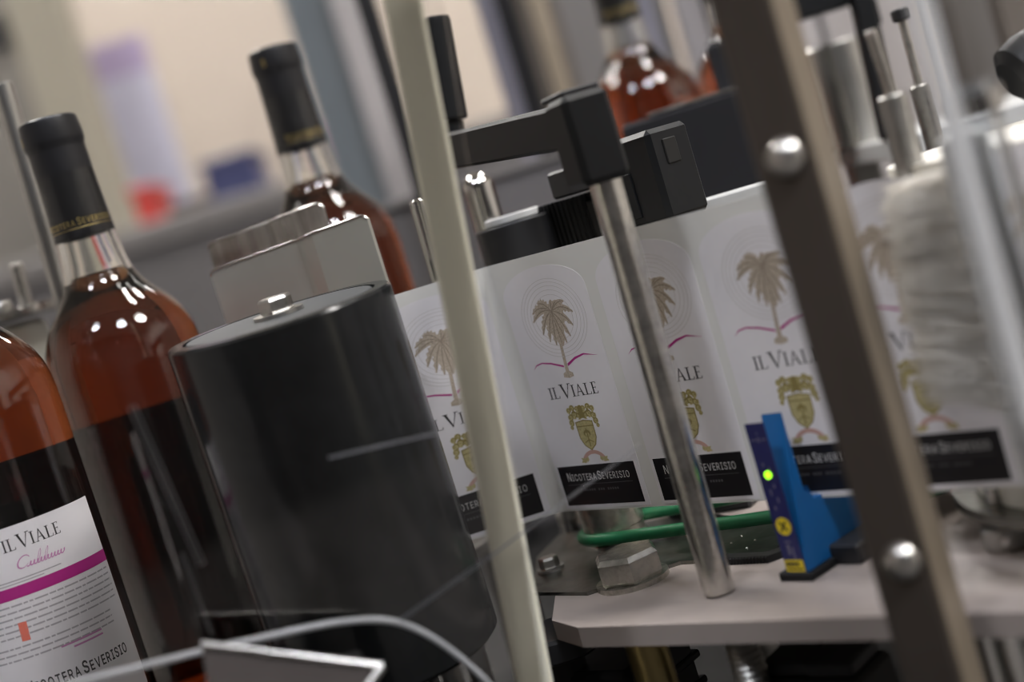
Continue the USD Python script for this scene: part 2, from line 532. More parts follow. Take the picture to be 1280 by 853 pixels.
def bottle(base, label, group=None, back=None, yaw=0.0):
    """back: the angle that the back label faces, or None. All meshes are local to the base."""
    t = thing('wine_bottle', label, 'bottle', base, group)
    L = dict(local=True)
    part(t, 'glass_body', lathe(GLASS_OUT + GLASS_IN, 96), 'glass', 50, **L)
    part(t, 'wine', lathe(WINE, 96), 'wine', 50, label='orange red rose wine filling the bottle to the neck', **L)
    cap = part(t, 'capsule', lathe([(0, .2998), (.0126, .2998), (.0136, .2992), (.0141, .298), (.0146, .2925), (.0147, .289), (.0145, .2870), (.0139, .2858), (.0137, .284), (.0140, .27), (.0148, .2412), (.01475, .2408), (.0146, .2412), (.0138, .27), (.0137, .284), (.0137, .2975), (0, .2975)], 64), 'capsule_foil', 30, label='black foil capsule', **L)
    r = .01465
    part(cap, 'capsule_lettering', onbottle(smallcaps(-19, 19, 0, 3.4, 2.7, True), r + .0001, yaw, .2462), 'capsule_gold', False, label='gold lettering', **L)
    part(cap, 'capsule_line', cylpatch(r + .00012, yaw - 1.35, yaw + 1.35, .2446, .2449), 'capsule_gold', True, **L)
    part(cap, 'capsule_mark', [onbottle(flat(Point(0, 1.0 + 2.2 * k).buffer(1.15).difference(Point(0, 1.0 + 2.2 * k).buffer(.45)), .05), .0147, yaw - 1.25, .2892) for k in (0, 1)], 'capsule_gold', False, **L)
    fa = math.pi + (back or 0)
    fl = part(t, 'front_label', cylpatch(.03825, fa - .86, fa + .86, .012, .151), 'label_paper', True, label='front label on the far side', **L)
    part(fl, 'shade_backing', cylpatch(.03821, fa - .86, fa + .86, .012, .151, .00003), 'label_shade', True, label='dark sheet added to blacken the label seen through the wine', **L)  # added dark sheet, makes the label read near black through the wine
    part(fl, 'name_panel', cylpatch(.03842, fa - .83, fa + .83, .016, .036, .00006), 'black_print', True, **L)
    if back is not None:
        bl = part(t, 'back_label', cylpatch(.0383, back - .87, back + .87, .030, .128), 'label_paper', True, label='white back label with magenta stripe', **L)
        rb = .0383 + .00016
        W = lambda m: onbottle(m, rb, back, 0)
        part(bl, 'title_lettering', W(flat(serif_letters('IL VIALE', -12.5, 12.5, 118.0, 6.2, 5.2))), 'title_print', False, **L)
        xs = np.linspace(-5, 11, 90)
        wig = LineString([(x + .45 * math.cos(x * 4.2), 110.6 + .8 * math.sin(x * 4.2)) for x in xs]).buffer(.26)
        up = [affinity.scale(Point(x, 112.6).buffer(1.0), .55, 2.5).difference(affinity.scale(Point(x, 112.6).buffer(1.0), .30, 2.2)) for x in (-.8, 2.4)]
        ini = Point(-7.4, 112.2).buffer(2.6).difference(Point(-7.2, 112.2).buffer(2.2)).difference(sbox(-6.6, 111.2, -4, 113.4))
        sc = flat(unary_union([wig, ini] + up))
        sc.vertices[:, 0] += (sc.vertices[:, 1] - 110) * .5
        part(bl, 'script_lettering', W(sc), 'pink_script', False, label='pink slanting handwriting', **L)
        part(bl, 'stripe', cylpatch(rb, back - .87, back + .87, .0985, .1035, .00006), 'magenta_print', True, label='magenta stripe', **L)
        rr = random.Random(3)
        bits = [sbox(-20, 105.6, 8, 106.1), sbox(-20, 104.4, 0, 104.8)]
        yy = 95.5
        for k in range(9):
            x = -31 + 2 * rr.random()
            x_end = 31 if k < 6 else 24
            while x < x_end:
                w = 1.5 + 5 * rr.random()
                bits.append(sbox(x, yy, min(x + w, x_end), yy + .7))
                x += w + .6
            yy -= 2.55 if k != 5 else 4.5
        for k in range(3):
            x = -28
            while x < 6 + 8 * k:
                w = 2 + 4 * rr.random()
                bits.append(sbox(x, 48.5 - 3 * k, x + w, 49.6 - 3 * k))
                x += w + .8
        part(bl, 'small_print', W(flat(unary_union(bits))), 'small_print', False, kind='stuff', **L)
        part(bl, 'name_lettering', W(smallcaps(-21, 26, 58.5, 5.2, 4.2, True)), 'title_print', False, **L)
        part(bl, 'red_stamp', W(flat(affinity.rotate(sbox(-16.5, 80.5, -13.0, 88.5), -4))), 'red_stamp', False, **L)
        part(bl, 'pink_lettering', W(flat(unary_union([sbox(-3, 72.5, 16, 73.3), sbox(2, 70.6, 16, 71.4)]))), 'pink_script', False, **L)
    return t


def bottle_xy(x, y, d):
    q = P(x, y, d)
    return q[0], q[1]


b1x, b1y = bottle_xy(151, 430, .70)
bottle1 = bottle((b1x, b1y, Z_CONV), 'wine bottle with black capsule at left, its whole neck in view beside the black drum', yaw=.15)
LINE = np.array([.626, .78])
b0x, b0y = bottle_xy(8, 650, .625)
bottle((b0x, b0y, Z_CONV), 'wine bottle at the left edge with white back label and magenta stripe', back=.55, yaw=.4)
t2 = onz(339, 62, Z_CONV + .018 + .2998)
bx = P(339, 61, .81)
bottle2 = copy_thing(bottle1, (bx[0], bx[1], bx[2] - .2998), 'wine bottle behind the two bent steel plates, capsule with small gold mark', yaw=42)
B2Z = bx[2] - .2998
cx3 = P(776, 27, .98)
Z3 = cx3[2] - .241
bottle3 = copy_thing(bottle1, (cx3[0], cx3[1], Z3), 'blurred wine bottle at the top centre behind the dark guard box', yaw=20)
bottle4 = copy_thing(bottle1, (cx3[0] + .084, cx3[1] + .045, Z3), 'blurred wine bottle half hidden behind the brown steel bar', yaw=100)
bottle((-.238, .400, Z_CONV), 'wine bottle left of the frame, seen only as reflection in the black drum', back=2.4, yaw=1)
t = thing('side_stand', 'small stand under the bottle left of the frame', 'stand', (-.238, .400, Z_DECK))
part(t, 'plate', boxz(-.283, -.193, .355, .445, Z_CONV - .008, Z_CONV), 'dull_steel')
part(t, 'pillar', cyl((-.238, .40, Z_DECK), (-.238, .40, Z_CONV - .008), .02), 'dull_steel')

# the conveyor that the bottles stand on
c0 = np.array([b1x, b1y]) - LINE * .36
c1 = np.array([b1x, b1y]) + LINE * .062
yaw = math.atan2(LINE[1], LINE[0])
t = thing('bottle_conveyor', 'slat conveyor under the bottles at left', 'conveyor', (b1x, b1y, Z_DECK))
mid = (c0 + c1) / 2
Lc = np.linalg.norm(c1 - c0)
part(t, 'conveyor_bed', boxat((mid[0], mid[1], (Z_DECK + Z_CONV - .006) / 2), (Lc, .086, Z_CONV - .006 - Z_DECK), .002, yaw), 'void_steel')
ns = int(Lc / .0384)
for k in range(ns):
    q = c0 + (c1 - c0) * (k + .5) / ns
    part(t, 'slat', boxat((q[0], q[1], Z_CONV - .003), (Lc / ns - .0012, .083, .006), .0008, yaw), 'dull_steel')
t = thing('transfer_plate', 'raised plate under the bottle behind the steel plates', 'plate', (bx[0], bx[1], Z_DECK))
part(t, 'plate', boxat((bx[0], bx[1], B2Z - .004), (.10, .10, .008), .001, yaw), 'dull_steel')
for s in (-.035, .035):
    part(t, 'pillar', cyl((bx[0] + s, bx[1], Z_DECK), (bx[0] + s, bx[1], B2Z - .008), .008), 'dull_steel')
t = thing('infeed_shelf', 'raised shelf under the two blurred bottles at the back', 'shelf', (cx3[0], cx3[1], Z_DECK))
part(t, 'plate', boxz(cx3[0] - .05, cx3[0] + .122, cx3[1] - .045, cx3[1] + .09, Z3 - .01, Z3), 'dull_steel')
for s in (-.03, .10):
    part(t, 'pillar', cyl((cx3[0] + s, cx3[1], Z_DECK), (cx3[0] + s, cx3[1], Z3 - .01), .01), 'dull_steel')

# ------------------------------------------------------------------ black drum
dt = P(349, 394, .58)
RD = .0472
ax = np.array([dt[0], dt[1], 0])
t = thing('pressing_drum', 'big black rubber pressing drum with hexagon bolt on top', 'drum', (dt[0], dt[1], Z_DECK))
zt = dt[2]
TILT = np.array([0.0, -math.sin(math.radians(3.4)), math.cos(math.radians(3.4))])
part(t, 'drum_body', at(lathe([(0, 1.035 - zt), (RD - .002, 1.035 - zt), (RD, 1.037 - zt), (RD, -.0012), (RD - .0012, 0), (RD - .0065, 0), (RD - .0065, -.004), (0, -.004)], 128), dt, TILT), 'drum_rubber', 30)
part(t, 'top_plate', at(lathe([(0, -.004), (RD - .0078, -.004), (RD - .0078, -.0006), (RD - .0084, 0), (.009, 0), (0, 0)], 96), dt, TILT), 'drum_top', 30, label='grey top plate inside the rim')
part(t, 'washer', at(ring(.0045, .0105, .0016), dt, TILT), 'steel', 30)
hb = part(t, 'bolt', hexhead(dt + TILT * .0016, TILT, .0125, .0062, (math.cos(.35), math.sin(.35), 0)), 'steel', 20, label='steel hexagon bolt')
part(t, 'shaft', cyl((dt[0], dt[1] + .009, Z_DECK), dt - TILT * .15, .016), 'dull_steel')
part(t, 'bearing_housing', at(lathe([(0, 0), (.036, 0), (.036, .012), (.026, .02), (.026, .05), (0, .05)], 48), (dt[0], dt[1], Z_DECK)), 'void_steel')

# ------------------------------------------------------------------ bent steel plates
def bent_plate(label, tl, tr, dl, dr, drop, bends, m):
    """A stainless plate standing on edge, crimped across at the given fractions (fraction, offset)."""
    a, b = P(*tl, dl), P(*tr, dr)
    zl, zr = a[2], b[2]
    d = b - a
    d[2] = 0
    L = np.linalg.norm(d)
    d /= L
    nv = np.array([d[1], -d[0], 0])
    t = thing('steel_bracket', label, 'bracket', (a[0], a[1], Z_DECK))
    th = .0022
    us = [0] + [x for x, _ in bends] + [1]
    of = [0] + [y for _, y in bends] + [bends[-1][1]]
    c = .0022
    vf, vb = [], []
    fine = [0, c / L] + us[1:-1] + [1 - c / L, 1]
    fo = [0, 0] + of[1:-1] + [of[-1], of[-1]]
    for k, (u, o) in enumerate(zip(fine, fo)):
        q = a + d * L * u + nv * o
        zt_ = zl + (zr - zl) * u - (c if k in (0, len(fine) - 1) else 0)
        vf.append([(q[0], q[1], zt_), (q[0], q[1], zt_ - drop)])
        q2 = q - nv * th
        vb.append([(q2[0], q2[1], zt_), (q2[0], q2[1], zt_ - drop)])
    n = len(fine)
    v = np.array(vf).reshape(-1, 3).tolist() + np.array(vb).reshape(-1, 3).tolist()
    f, o = [], 2 * n
    for i in range(n - 1):
        k = 2 * i
        f += [(k, k + 1, k + 3), (k, k + 3, k + 2), (o + k, o + k + 3, o + k + 1), (o + k, o + k + 2, o + k + 3), (k, k + 2, o + k + 2), (k, o + k + 2, o + k), (k + 1, o + k + 3, k + 3), (k + 1, o + k + 1, o + k + 3)]
    f += [(0, o, o + 1), (0, o + 1, 1), (o - 2, 2 * o - 1, 2 * o - 2), (o - 2, o - 1, 2 * o - 1)]
    m_ = trimesh.Trimesh(v, f, process=False)
    m_.fix_normals()
    part(t, 'bent_plate', m_, m, False)
    part(t, 'edge_highlight', sweep([np.array(p[0]) + (0, 0, .0001) for p in vf], .0006, 8), 'chrome', True, label='chrome strip added along the top as a highlight')  # chrome bead added to give the top edge a highlight
    for u in (.25, .75):
        q = a + d * L * u - nv * .0078
        part(t, 'post', cyl((q[0], q[1], Z_DECK), (q[0], q[1], min(zl, zr) - .035), .0055), 'dull_steel')
    return a, d, L


fa_, fd_, fL_ = bent_plate('front bent steel plate standing behind the black drum', (262, 340), (468, 265), .705, .655, .075, [(.545, 0), (.60, .0042), (.69, .0080), (.80, .0078)], 'plate_steel')
bent_plate('rear bent steel plate rising behind the front steel plate', (259, 307), (408, 251), .728, .690, .06, [(.52, 0), (.585, .0038), (.78, .0055)], 'brushed_steel')

# ------------------------------------------------------------------ label web
O = P(689, 315, .62)
WD = .845 * RV + .177 * UV - F
WD[2] = 0
WD /= np.linalg.norm(WD)
WN = np.array([WD[1], -WD[0], 0])
UB, RB, TH = -.0415, .0065, math.radians(53)


def rotz(v, a):
    return np.array([v[0] * math.cos(a) - v[1] * math.sin(a), v[0] * math.sin(a) + v[1] * math.cos(a), 0])


def web(u, v, off=0.0):
    """Point on the label web: u along it (metres, to the right), v from its bottom edge up, off out of its face. Right of UB it is flat; there it folds and runs on to the left."""
    z = Z_WEB - .1195 + v
    if u >= UB:
        q = O + WD * u + WN * off
    else:
        c = O + WD * UB + WN * RB
        s = UB - u
        a = min(s / RB, TH)
        nn = rotz(WN, a)
        q = c - nn * (RB - off)
        if s > RB * TH:
            q = q + rotz(-WD, TH) * (s - RB * TH)
    return np.array([q[0], q[1], z])


def onweb(m, u0, off):
    m = m.copy()
    m.vertices = np.array([web((u0 + x) * .001, y * .001, off + z * .001) for x, y, z in m.vertices])
    return m


def vtop(u):
    k = min(max((u - .118) / .03, 0), 1)
    return .1195 - .0075 * k * k * (3 - 2 * k)


us = np.concatenate([np.linspace(-.150, -.06, 8), np.linspace(-.05, -.038, 14), np.linspace(-.03, .118, 10), np.linspace(.122, .15, 8), np.linspace(.16, .215, 6)])
v, f = [], []
for off in (0, -.00016):
    for u in us:
        v += [web(u, 0, off), web(u, vtop(u), off)]
n, o = len(us), 2 * len(us)
for i in range(n - 1):
    k = 2 * i
    f += [(k, k + 2, k + 3), (k, k + 3, k + 1), (o + k, o + k + 3, o + k + 2), (o + k, o + k + 1, o + k + 3), (k, o + k + 2, k + 2), (k, o + k, o + k + 2), (k + 1, k + 3, o + k + 3), (k + 1, o + k + 3, o + k + 1)]
web_thing = thing('label_web', 'white backing paper web carrying printed wine labels across the machine', 'label strip', web(.03, 0))
part(web_thing, 'backing_paper', trimesh.Trimesh(v, f, process=False), 'liner', 40)


def leaf(p0, p1, sag, w, n=14, jag=0.0):
    """A drooping palm frond outline from p0 to p1 (mm)."""
    p0, p1 = np.array(p0, float), np.array(p1, float)
    c = (p0 + p1) / 2 + np.array([0, sag])
    T = np.linspace(0, 1, n)
    q = ((1 - T) ** 2)[:, None] * p0 + (2 * T * (1 - T))[:, None] * c + (T ** 2)[:, None] * p1
    g = np.gradient(q, axis=0)
    g /= np.linalg.norm(g, axis=1, keepdims=True)
    nn = np.stack([-g[:, 1], g[:, 0]], 1)
    ww = w * np.sin(np.pi * np.clip(T * .9 + .06, 0, 1)) ** .8
    saw = 1 + jag * np.where(np.arange(n) % 2, .5, -.5)
    return Polygon(np.vstack([q + nn * (ww * .5)[:, None], (q - nn * (ww * .9 * saw)[:, None])[::-1]])).buffer(0)


def label_art():
    A = {}
    arch = [(25.4 + 27.2 * math.cos(a), 101.5 + 12.6 * math.sin(a)) for a in np.linspace(0, math.pi, 33)]
    A['paper'] = Polygon([(-1.8, 1.0), (52.6, 1.0)] + arch)
    C = (27.6, 92.5)
    ringp = []
    for k, rr in enumerate((12.5, 15.0, 17.2, 19.2, 21.0)):
        e = affinity.scale(Point(C[0] - .3, C[1] - 2.5).buffer(rr, 32), .98, .86)
        ringp.append(e.difference(affinity.scale(e, 1 - .30 / rr, 1 - .30 / rr)))
    A['rings'] = unary_union(ringp).intersection(A['paper'].buffer(-.5))
    crown = (27.2, 92.8)
    tips = [(13.6, 89.5, 4.8), (14.6, 93.2, 4.6), (17.6, 83.2, 4.5), (20.8, 79.5, 4), (24.2, 77.5, 2), (28.0, 76.8, -1), (31.2, 78.0, 1), (34.6, 80.5, 3.5), (38.2, 85.0, 4.2), (40.4, 91.0, 4.6), (36.6, 96.4, 3.2), (19.5, 97.5, 3.0), (28.5, 98.2, .8), (32.4, 97.2, 2.0)]
    A['fronds'] = unary_union([leaf(crown, (x, y), s, 2.35, jag=.5) for x, y, s in tips])
    A['frond_ribs'] = unary_union([leaf(crown, (x, y), s, .35) for x, y, s in tips])
    tr = [(26.9, 84), (28.2, 84), (27.4, 76), (26.9, 70), (26.9, 65.2), (28.9, 64.2), (29.0, 62.8), (26, 62.2), (22.8, 62.8), (23.0, 64.3), (24.9, 65.2), (25.3, 70), (26.0, 77)]
    A['trunk'] = Polygon(tr).buffer(.12)
    A['skirt'] = Polygon([(20.5, 90.5), (23.5, 95), (30, 96.2), (34.5, 92.5), (33.8, 88), (31.6, 84), (30.4, 80), (28.4, 76.5), (27.5, 79), (26.5, 76), (25.0, 80.5), (22.6, 84)])
    sw = lambda pts: LineString(pts)
    A['swoosh'] = unary_union([
        Polygon([(4.2, 68.0), (7, 69.7), (11, 70.4), (17, 69.4), (24.6, 67.2), (24.6, 68.1), (17, 70.2), (11, 71.0), (7, 70.3)]),
        Polygon([(27.3, 67.4), (33, 70.0), (39, 71.4), (47.6, 70.2), (39, 72.1), (33, 71.1), (27.3, 68.7)])])
    A['title'] = serif_letters('IL VIALE', 9.6, 41.4, 53.4, 6.7, 5.4)
    # coat of arms
    x0 = 26.4
    A['shield'] = Polygon([(x0 - 5.6, 41.6), (x0, 42.4), (x0 + 5.6, 41.6), (x0 + 5.4, 34.0), (x0 + 3.6, 30.4), (x0, 27.9), (x0 - 3.6, 30.4), (x0 - 5.4, 34.0)])
    sc = []
    for sx in (-1, 1):
        for (dx, dy, rr, w) in ((2.2, 44.4, 1.7, .8), (4.6, 45.2, 1.9, .85), (7.2, 44.0, 1.6, .8), (7.8, 41.4, 1.5, .75), (5.0, 48.2, 1.5, .8), (7.4, 47.2, 1.3, .7), (2.0, 47.6, 1.4, .7), (8.6, 39.2, 1.0, .6)):
            e = Point(x0 + sx * dx, dy).buffer(rr)
            gap = Polygon([(x0 + sx * dx, dy), (x0 + sx * (dx + 3), dy - 2.6), (x0 + sx * (dx + .3), dy - 3)])
            sc.append(e.difference(Point(x0 + sx * dx, dy).buffer(rr - w)).difference(gap))
            sc.append(Point(x0 + sx * (dx + .3), dy - .2).buffer(w * .55))
        sc.append(Polygon([(x0, 43), (x0 + sx * 3, 45.5), (x0 + sx * 7, 46), (x0 + sx * 3.4, 46.6), (x0, 45)]))
    sc.append(Point(x0, 47.6).buffer(1.7))
    sc.append(Polygon([(x0 - 2.2, 43), (x0 + 2.2, 43), (x0 + 1.4, 47), (x0 - 1.4, 47)]))
    lines = unary_union([g.buffer(0) for g in sc])
    body_ = [Point(x0 + sx * dx, dy).buffer(rr) for sx in (-1, 1) for dx, dy, rr in ((2.2, 44.6, 2.1), (4.6, 45.2, 2.2), (7.2, 44.0, 1.9), (7.8, 41.4, 1.6), (5.2, 48.0, 1.7), (7.6, 47.2, 1.4), (2.0, 47.4, 1.6), (8.4, 39.2, 1.0))]
    hole_ = [affinity.rotate(affinity.scale(Point(x0 + sx * dx, dy).buffer(.75), 1.4, .55), sx * an_) for sx in (-1, 1) for dx, dy, an_ in ((3.5, 43.4, 30), (6.0, 46.4, -40), (5.9, 42.8, 60), (3.4, 46.6, 70), (8.6, 45.4, 20))]
    A['mantling'] = unary_union(body_ + [Point(x0, 47.6).buffer(1.7)]).difference(unary_union(hole_))
    A['mantling_lines'] = lines.buffer(-.16)
    A['shield_marks'] = unary_union([A['shield'].difference(A['shield'].buffer(-.5)), LineString([(x0 - 5, 39.4), (x0 + 5, 39.4)]).buffer(.25), LineString([(x0, 38), (x0, 30)]).buffer(.35), affinity.scale(Point(x0, 36).buffer(2.0), 1.1, .8).difference(affinity.scale(Point(x0, 35.4).buffer(1.3), 1, .8)),
                                     LineString([(x0 - 2.6, 31.8), (x0, 33), (x0 + 2.6, 31.8)]).buffer(.25)])
    arc = [(x0 + 7.6 * math.cos(a), 20.6 + 6.6 * math.sin(a)) for a in np.linspace(.30, math.pi - .30, 19)]
    A['ribbon'] = LineString(arc).buffer(.9, cap_style=2)
    A['ribbon_tails'] = unary_union([Polygon([(x0 + s * 5.2, 24.4), (x0 + s * 8.6, 24.8), (x0 + s * 8.0, 23.7), (x0 + s * 8.9, 22.6), (x0 + s * 5.6, 22.4)]) for s in (-1, 1)] +
                                    [Polygon([(x0 + s * 3.9, 25.2), (x0 + s * 5.8, 24.4), (x0 + s * 5.0, 22.6), (x0 + s * 3.6, 23.6)]) for s in (-1, 1)])
    A['panel'] = sbox(0, 2.6, 49.6, 21.4)
    A['rule'] = sbox(4.0, 12.3, 45.8, 12.55)
    return A


ART = {k: flat(v_, .10 if k == 'paper' else .03) for k, v_ in label_art().items()}
NAME = smallcaps(5.0, 45.0, 14.3, 3.9, 3.1)
SMALL = flat(unary_union([sbox(14 + 1.5 * k, 9.2, 14.9 + 1.5 * k, 10.2) for k in range(15) if k not in (5, 9)]))
for k, u0 in enumerate((-101.2, -38.0, 23.3, 82.6, 138.6, 195.0)):
    lb = part(web_thing, 'label', onweb(ART['paper'], u0, .00001), 'label_paper', False)
    e = .00012
    part(lb, 'ring_print', onweb(ART['rings'], u0, e), 'ring_print', False, kind='stuff')
    pl = part(lb, 'palm_print', [onweb(ART['fronds'], u0, e), onweb(ART['skirt'], u0, e + .00001), onweb(ART['trunk'], u0, e)], 'palm_print', False, label='taupe palm tree print')
    part(lb, 'palm_rib_print', onweb(ART['frond_ribs'], u0, e + .00004), 'palm_dark', False)
    part(lb, 'swoosh_print', onweb(ART['swoosh'], u0, e), 'magenta_print', False, label='magenta swoosh')
    part(lb, 'title_lettering', onweb(ART['title'], u0, e), 'title_print', False)
    part(lb, 'crest_print', [onweb(ART['shield'], u0, e), onweb(ART['mantling'], u0, e)], 'gold_print', False, label='gold coat of arms')
    part(lb, 'crest_mark_print', [onweb(ART['shield_marks'], u0, e + .00004), onweb(ART['mantling_lines'], u0, e + .00004)], 'gold_dark', False)
    part(lb, 'ribbon_print', onweb(ART['ribbon'], u0, e), 'ribbon_print', False)
    part(lb, 'ribbon_tail_print', onweb(ART['ribbon_tails'], u0, e + .00002), 'gold_print', False)
    part(lb, 'name_panel', onweb(ART['panel'], u0, e), 'black_print', False, label='black name panel')
    part(lb, 'name_lettering', onweb(NAME, u0, e + .00008), 'white_print', False)
    part(lb, 'panel_rule', onweb(ART['rule'], u0, e + .00004), 'grey_print', False)
    part(lb, 'panel_small_print', onweb(SMALL, u0, e + .00004), 'grey_print', False)

# reel that feeds the web
rc = web(.2135, 0) - WN * .0755
t = thing('label_reel', 'white reel of wound label web at right behind the brush', 'reel', (rc[0], rc[1], Z_SHELF))
part(t, 'paper_roll', at(ring(.019, .075, .125, 96), (rc[0], rc[1], Z_SHELF + .016)), 'reel_paper', 30)
part(t, 'core', at(ring(.012, .0188, .130, 48), (rc[0], rc[1], Z_SHELF + .016)), 'brown_card', 30, label='brown card core')
part(t, 'flange', at(ring(.006, .084, .004, 96), (rc[0], rc[1], Z_SHELF + .012)), 'steel_sheet', 30, label='dark steel flange under the roll')
part(t, 'spindle', cyl((rc[0], rc[1], Z_SHELF), (rc[0], rc[1], Z_SHELF + .165), .0115), 'steel')
part(t, 'hub', cyl((rc[0], rc[1], Z_SHELF), (rc[0], rc[1], Z_SHELF + .012), .03), 'dull_steel')


# ------------------------------------------------------------------ shelf plate with its fittings
edge = [onz(x, y, Z_SHELF) for x, y in ((690, 776), (722, 785), (1110, 771), (1216, 767), (1330, 763))]
poly = [edge[0], edge[1], edge[4], edge[4] + np.array([.14, .15, 0]), edge[0] + np.array([.16, .20, 0]), onz(700, 700, Z_SHELF)]
t = thing('shelf_plate', 'white painted machine plate under the label web', 'plate', (edge[2][0], edge[2][1], Z_DECK))
part(t, 'plate', prism(poly, Z_SHELF - .0085, Z_SHELF), 'painted_plate', False)
for q in (edge[1] * .5 + edge[2] * .5 + np.array([.05, .09, 0]), edge[4] + np.array([.08, .10, 0]), edge[0] + np.array([.09, .12, 0])):
    part(t, 'pillar', cyl((q[0], q[1], Z_DECK), (q[0], q[1], Z_SHELF - .0085), .012), 'dull_steel')

S = lambda x, y, dz=0.0: onz(x, y, Z_SHELF + dz)
ss = [S(672, 700), S(668, 745), S(735, 745), S(852, 706), S(962, 700), S(1000, 660), S(880, 645), S(700, 672)]
t = thing('steel_sheet', 'thin grey steel sheet lying on the white plate behind the big nut', 'sheet', S(800, 690))
part(t, 'sheet', prism(ss, Z_SHELF, Z_SHELF + .0016), 'steel_sheet', False)
for x, y in ((915, 684), (928, 675), (945, 680), (935, 690)):
    q = S(x, y)
    part(t, 'glint', at(lathe([(0, 0), (.0006, 0), (.0005, .0003), (0, .0004)], 12), (q[0], q[1], Z_SHELF + .0016)), 'chrome', True)  # tiny chrome dots imitate sparkles on the sheet
tooth = [S(905, 707), S(962, 704), S(1000, 690), S(1000, 684), S(962, 698), S(905, 701)]
t = thing('toothed_strip', 'narrow dark toothed strip along the front of the steel sheet', 'strip', S(940, 704))
part(t, 'strip', prism(tooth, Z_SHELF, Z_SHELF + .003), 'void_steel', False)
for k in range(14):
    q = tooth[0] + (tooth[1] - tooth[0]) * (k + .5) / 14
    part(t, 'tooth', boxat((q[0], q[1], Z_SHELF + .0014), (.0011, .0012, .0028), .0002), 'void_steel')

# pulley, belt and nut
zz = Z_SHELF
nb = S(792, 727)
t = thing('big_nut', 'big zinc hexagon nut with washer on the white plate below the second label', 'nut', (nb[0], nb[1], zz))
part(t, 'washer', at(ring(.005, .0160, .0022), (nb[0], nb[1], zz)), 'zinc', 30)
part(t, 'nut', hexhead((nb[0], nb[1], zz + .0022), (0, 0, 1), .0262, .0118, (math.cos(.5), math.sin(.5), 0)), 'zinc', 20)
pb_ = O + WD * -.0305 - WN * .0168
PX, PY = pb_[0], pb_[1]
t = thing('belt_pulley', 'grey metal belt pulley behind the big nut under the second label', 'pulley', (PX, PY, zz))
part(t, 'spacer', at(lathe([(0, 0), (.0105, 0), (.0105, .004), (.0124, .0044), (.0124, .0066), (0, .0066)], 48), (PX, PY, zz)), 'chrome', 30)
part(t, 'pulley_wheel', at(lathe([(0, 0), (.0146, 0), (.0152, .0006), (.0138, .0022), (.0138, .0058), (.0146, .0064), (.0146, .028), (.0140, .029), (0, .027)], 64), (PX, PY, zz + .0066)), 'zinc', 30)
zb = zz + .0066 + .0042
bend2 = onz(1120, 612, zb)
far = bend2 + np.array([.02, .02, 0])
d2 = bend2[:2] - np.array([PX, PY])
ang = math.atan2(d2[1], d2[0])
rr_ = .0158
path = []
for a in np.linspace(ang + math.pi * 1.5, ang + math.pi * .5, 21):
    path.append((PX + rr_ * math.cos(a), PY + rr_ * math.sin(a), zb))
r2_ = .026
E2 = bend2 + np.array([math.cos(ang + math.pi / 2), math.sin(ang + math.pi / 2), 0]) * (r2_ - rr_)
for a in np.linspace(ang + math.pi * .5, ang - math.pi * .5, 21):
    path.append((E2[0] + r2_ * math.cos(a), E2[1] + r2_ * math.sin(a), zb))


def resample(p, step):
    p = np.vstack([p, p[:1]])
    seg = np.linalg.norm(np.diff(p, axis=0), axis=1)
    s_ = np.concatenate([[0], np.cumsum(seg)])
    n_ = int(s_[-1] / step)
    return np.stack([np.interp(np.arange(n_) * s_[-1] / n_, s_, p[:, k]) for k in range(3)], 1)


t = thing('drive_belt', 'green round drive belt looped over the zinc pulley', 'belt', (PX, PY, zb))
part(t, 'belt', sweep(resample(np.array(path), .002), .0029, 14, True), 'green_belt', True)
t = thing('idler_pulley', 'second belt pulley behind the blue sensor', 'pulley', (E2[0], E2[1], Z_SHELF))
part(t, 'pulley_wheel', at(lathe([(0, 0), (.0246, 0), (.0250, .0006), (.0225, .0018), (.0225, .0064), (.0250, .0076), (.0250, .009), (0, .009)], 48), (E2[0], E2[1], zb - .004)), 'rear_table', 30)
part(t, 'stand', cyl((E2[0], E2[1], Z_SHELF), (E2[0], E2[1], zb - .004), .008), 'dull_steel')

# small black bearing block behind the belt
q = S(858, 668)
t = thing('bearing_block', 'small black bearing block behind the green belt under the third label', 'block', (q[0], q[1], Z_SHELF))
part(t, 'block', boxat((q[0] + .02, q[1] + .03, Z_SHELF + .0145), (.044, .02, .029), .0015, math.radians(-30)), 'black_satin')
part(t, 'cap', boxat((q[0] + .02, q[1] + .03, Z_SHELF + .0305), (.038, .016, .003), .0008, math.radians(-30)), 'dull_steel')

q = S(690, 716)
t = thing('small_bolt', 'small bolt at the left end of the steel sheet beside the cream post', 'bolt', (q[0], q[1], Z_SHELF + .0016))
part(t, 'washer', at(ring(.002, .0065, .0012), (q[0], q[1], Z_SHELF + .0016)), 'dull_steel', 30)
part(t, 'head', hexhead((q[0], q[1], Z_SHELF + .0028), (0, 0, 1), .0085, .005), 'dull_steel', 20)

# black disc at the left end of the shelf plate
q = onz(697, 803, Z_SHELF - .012)
t = thing('black_disc', 'black disc under the left end of the white plate', 'disc', (q[0], q[1], Z_DECK))
part(t, 'disc', at(lathe([(0, 0), (.017, 0), (.0185, .0015), (.0185, .0095), (.017, .011), (0, .011)], 64), (q[0] , q[1] + .012, Z_SHELF - .0205)), 'black_satin', 30)
part(t, 'stem', cyl((q[0], q[1] + .012, Z_DECK), (q[0], q[1] + .012, Z_SHELF - .0205), .009), 'void_steel')

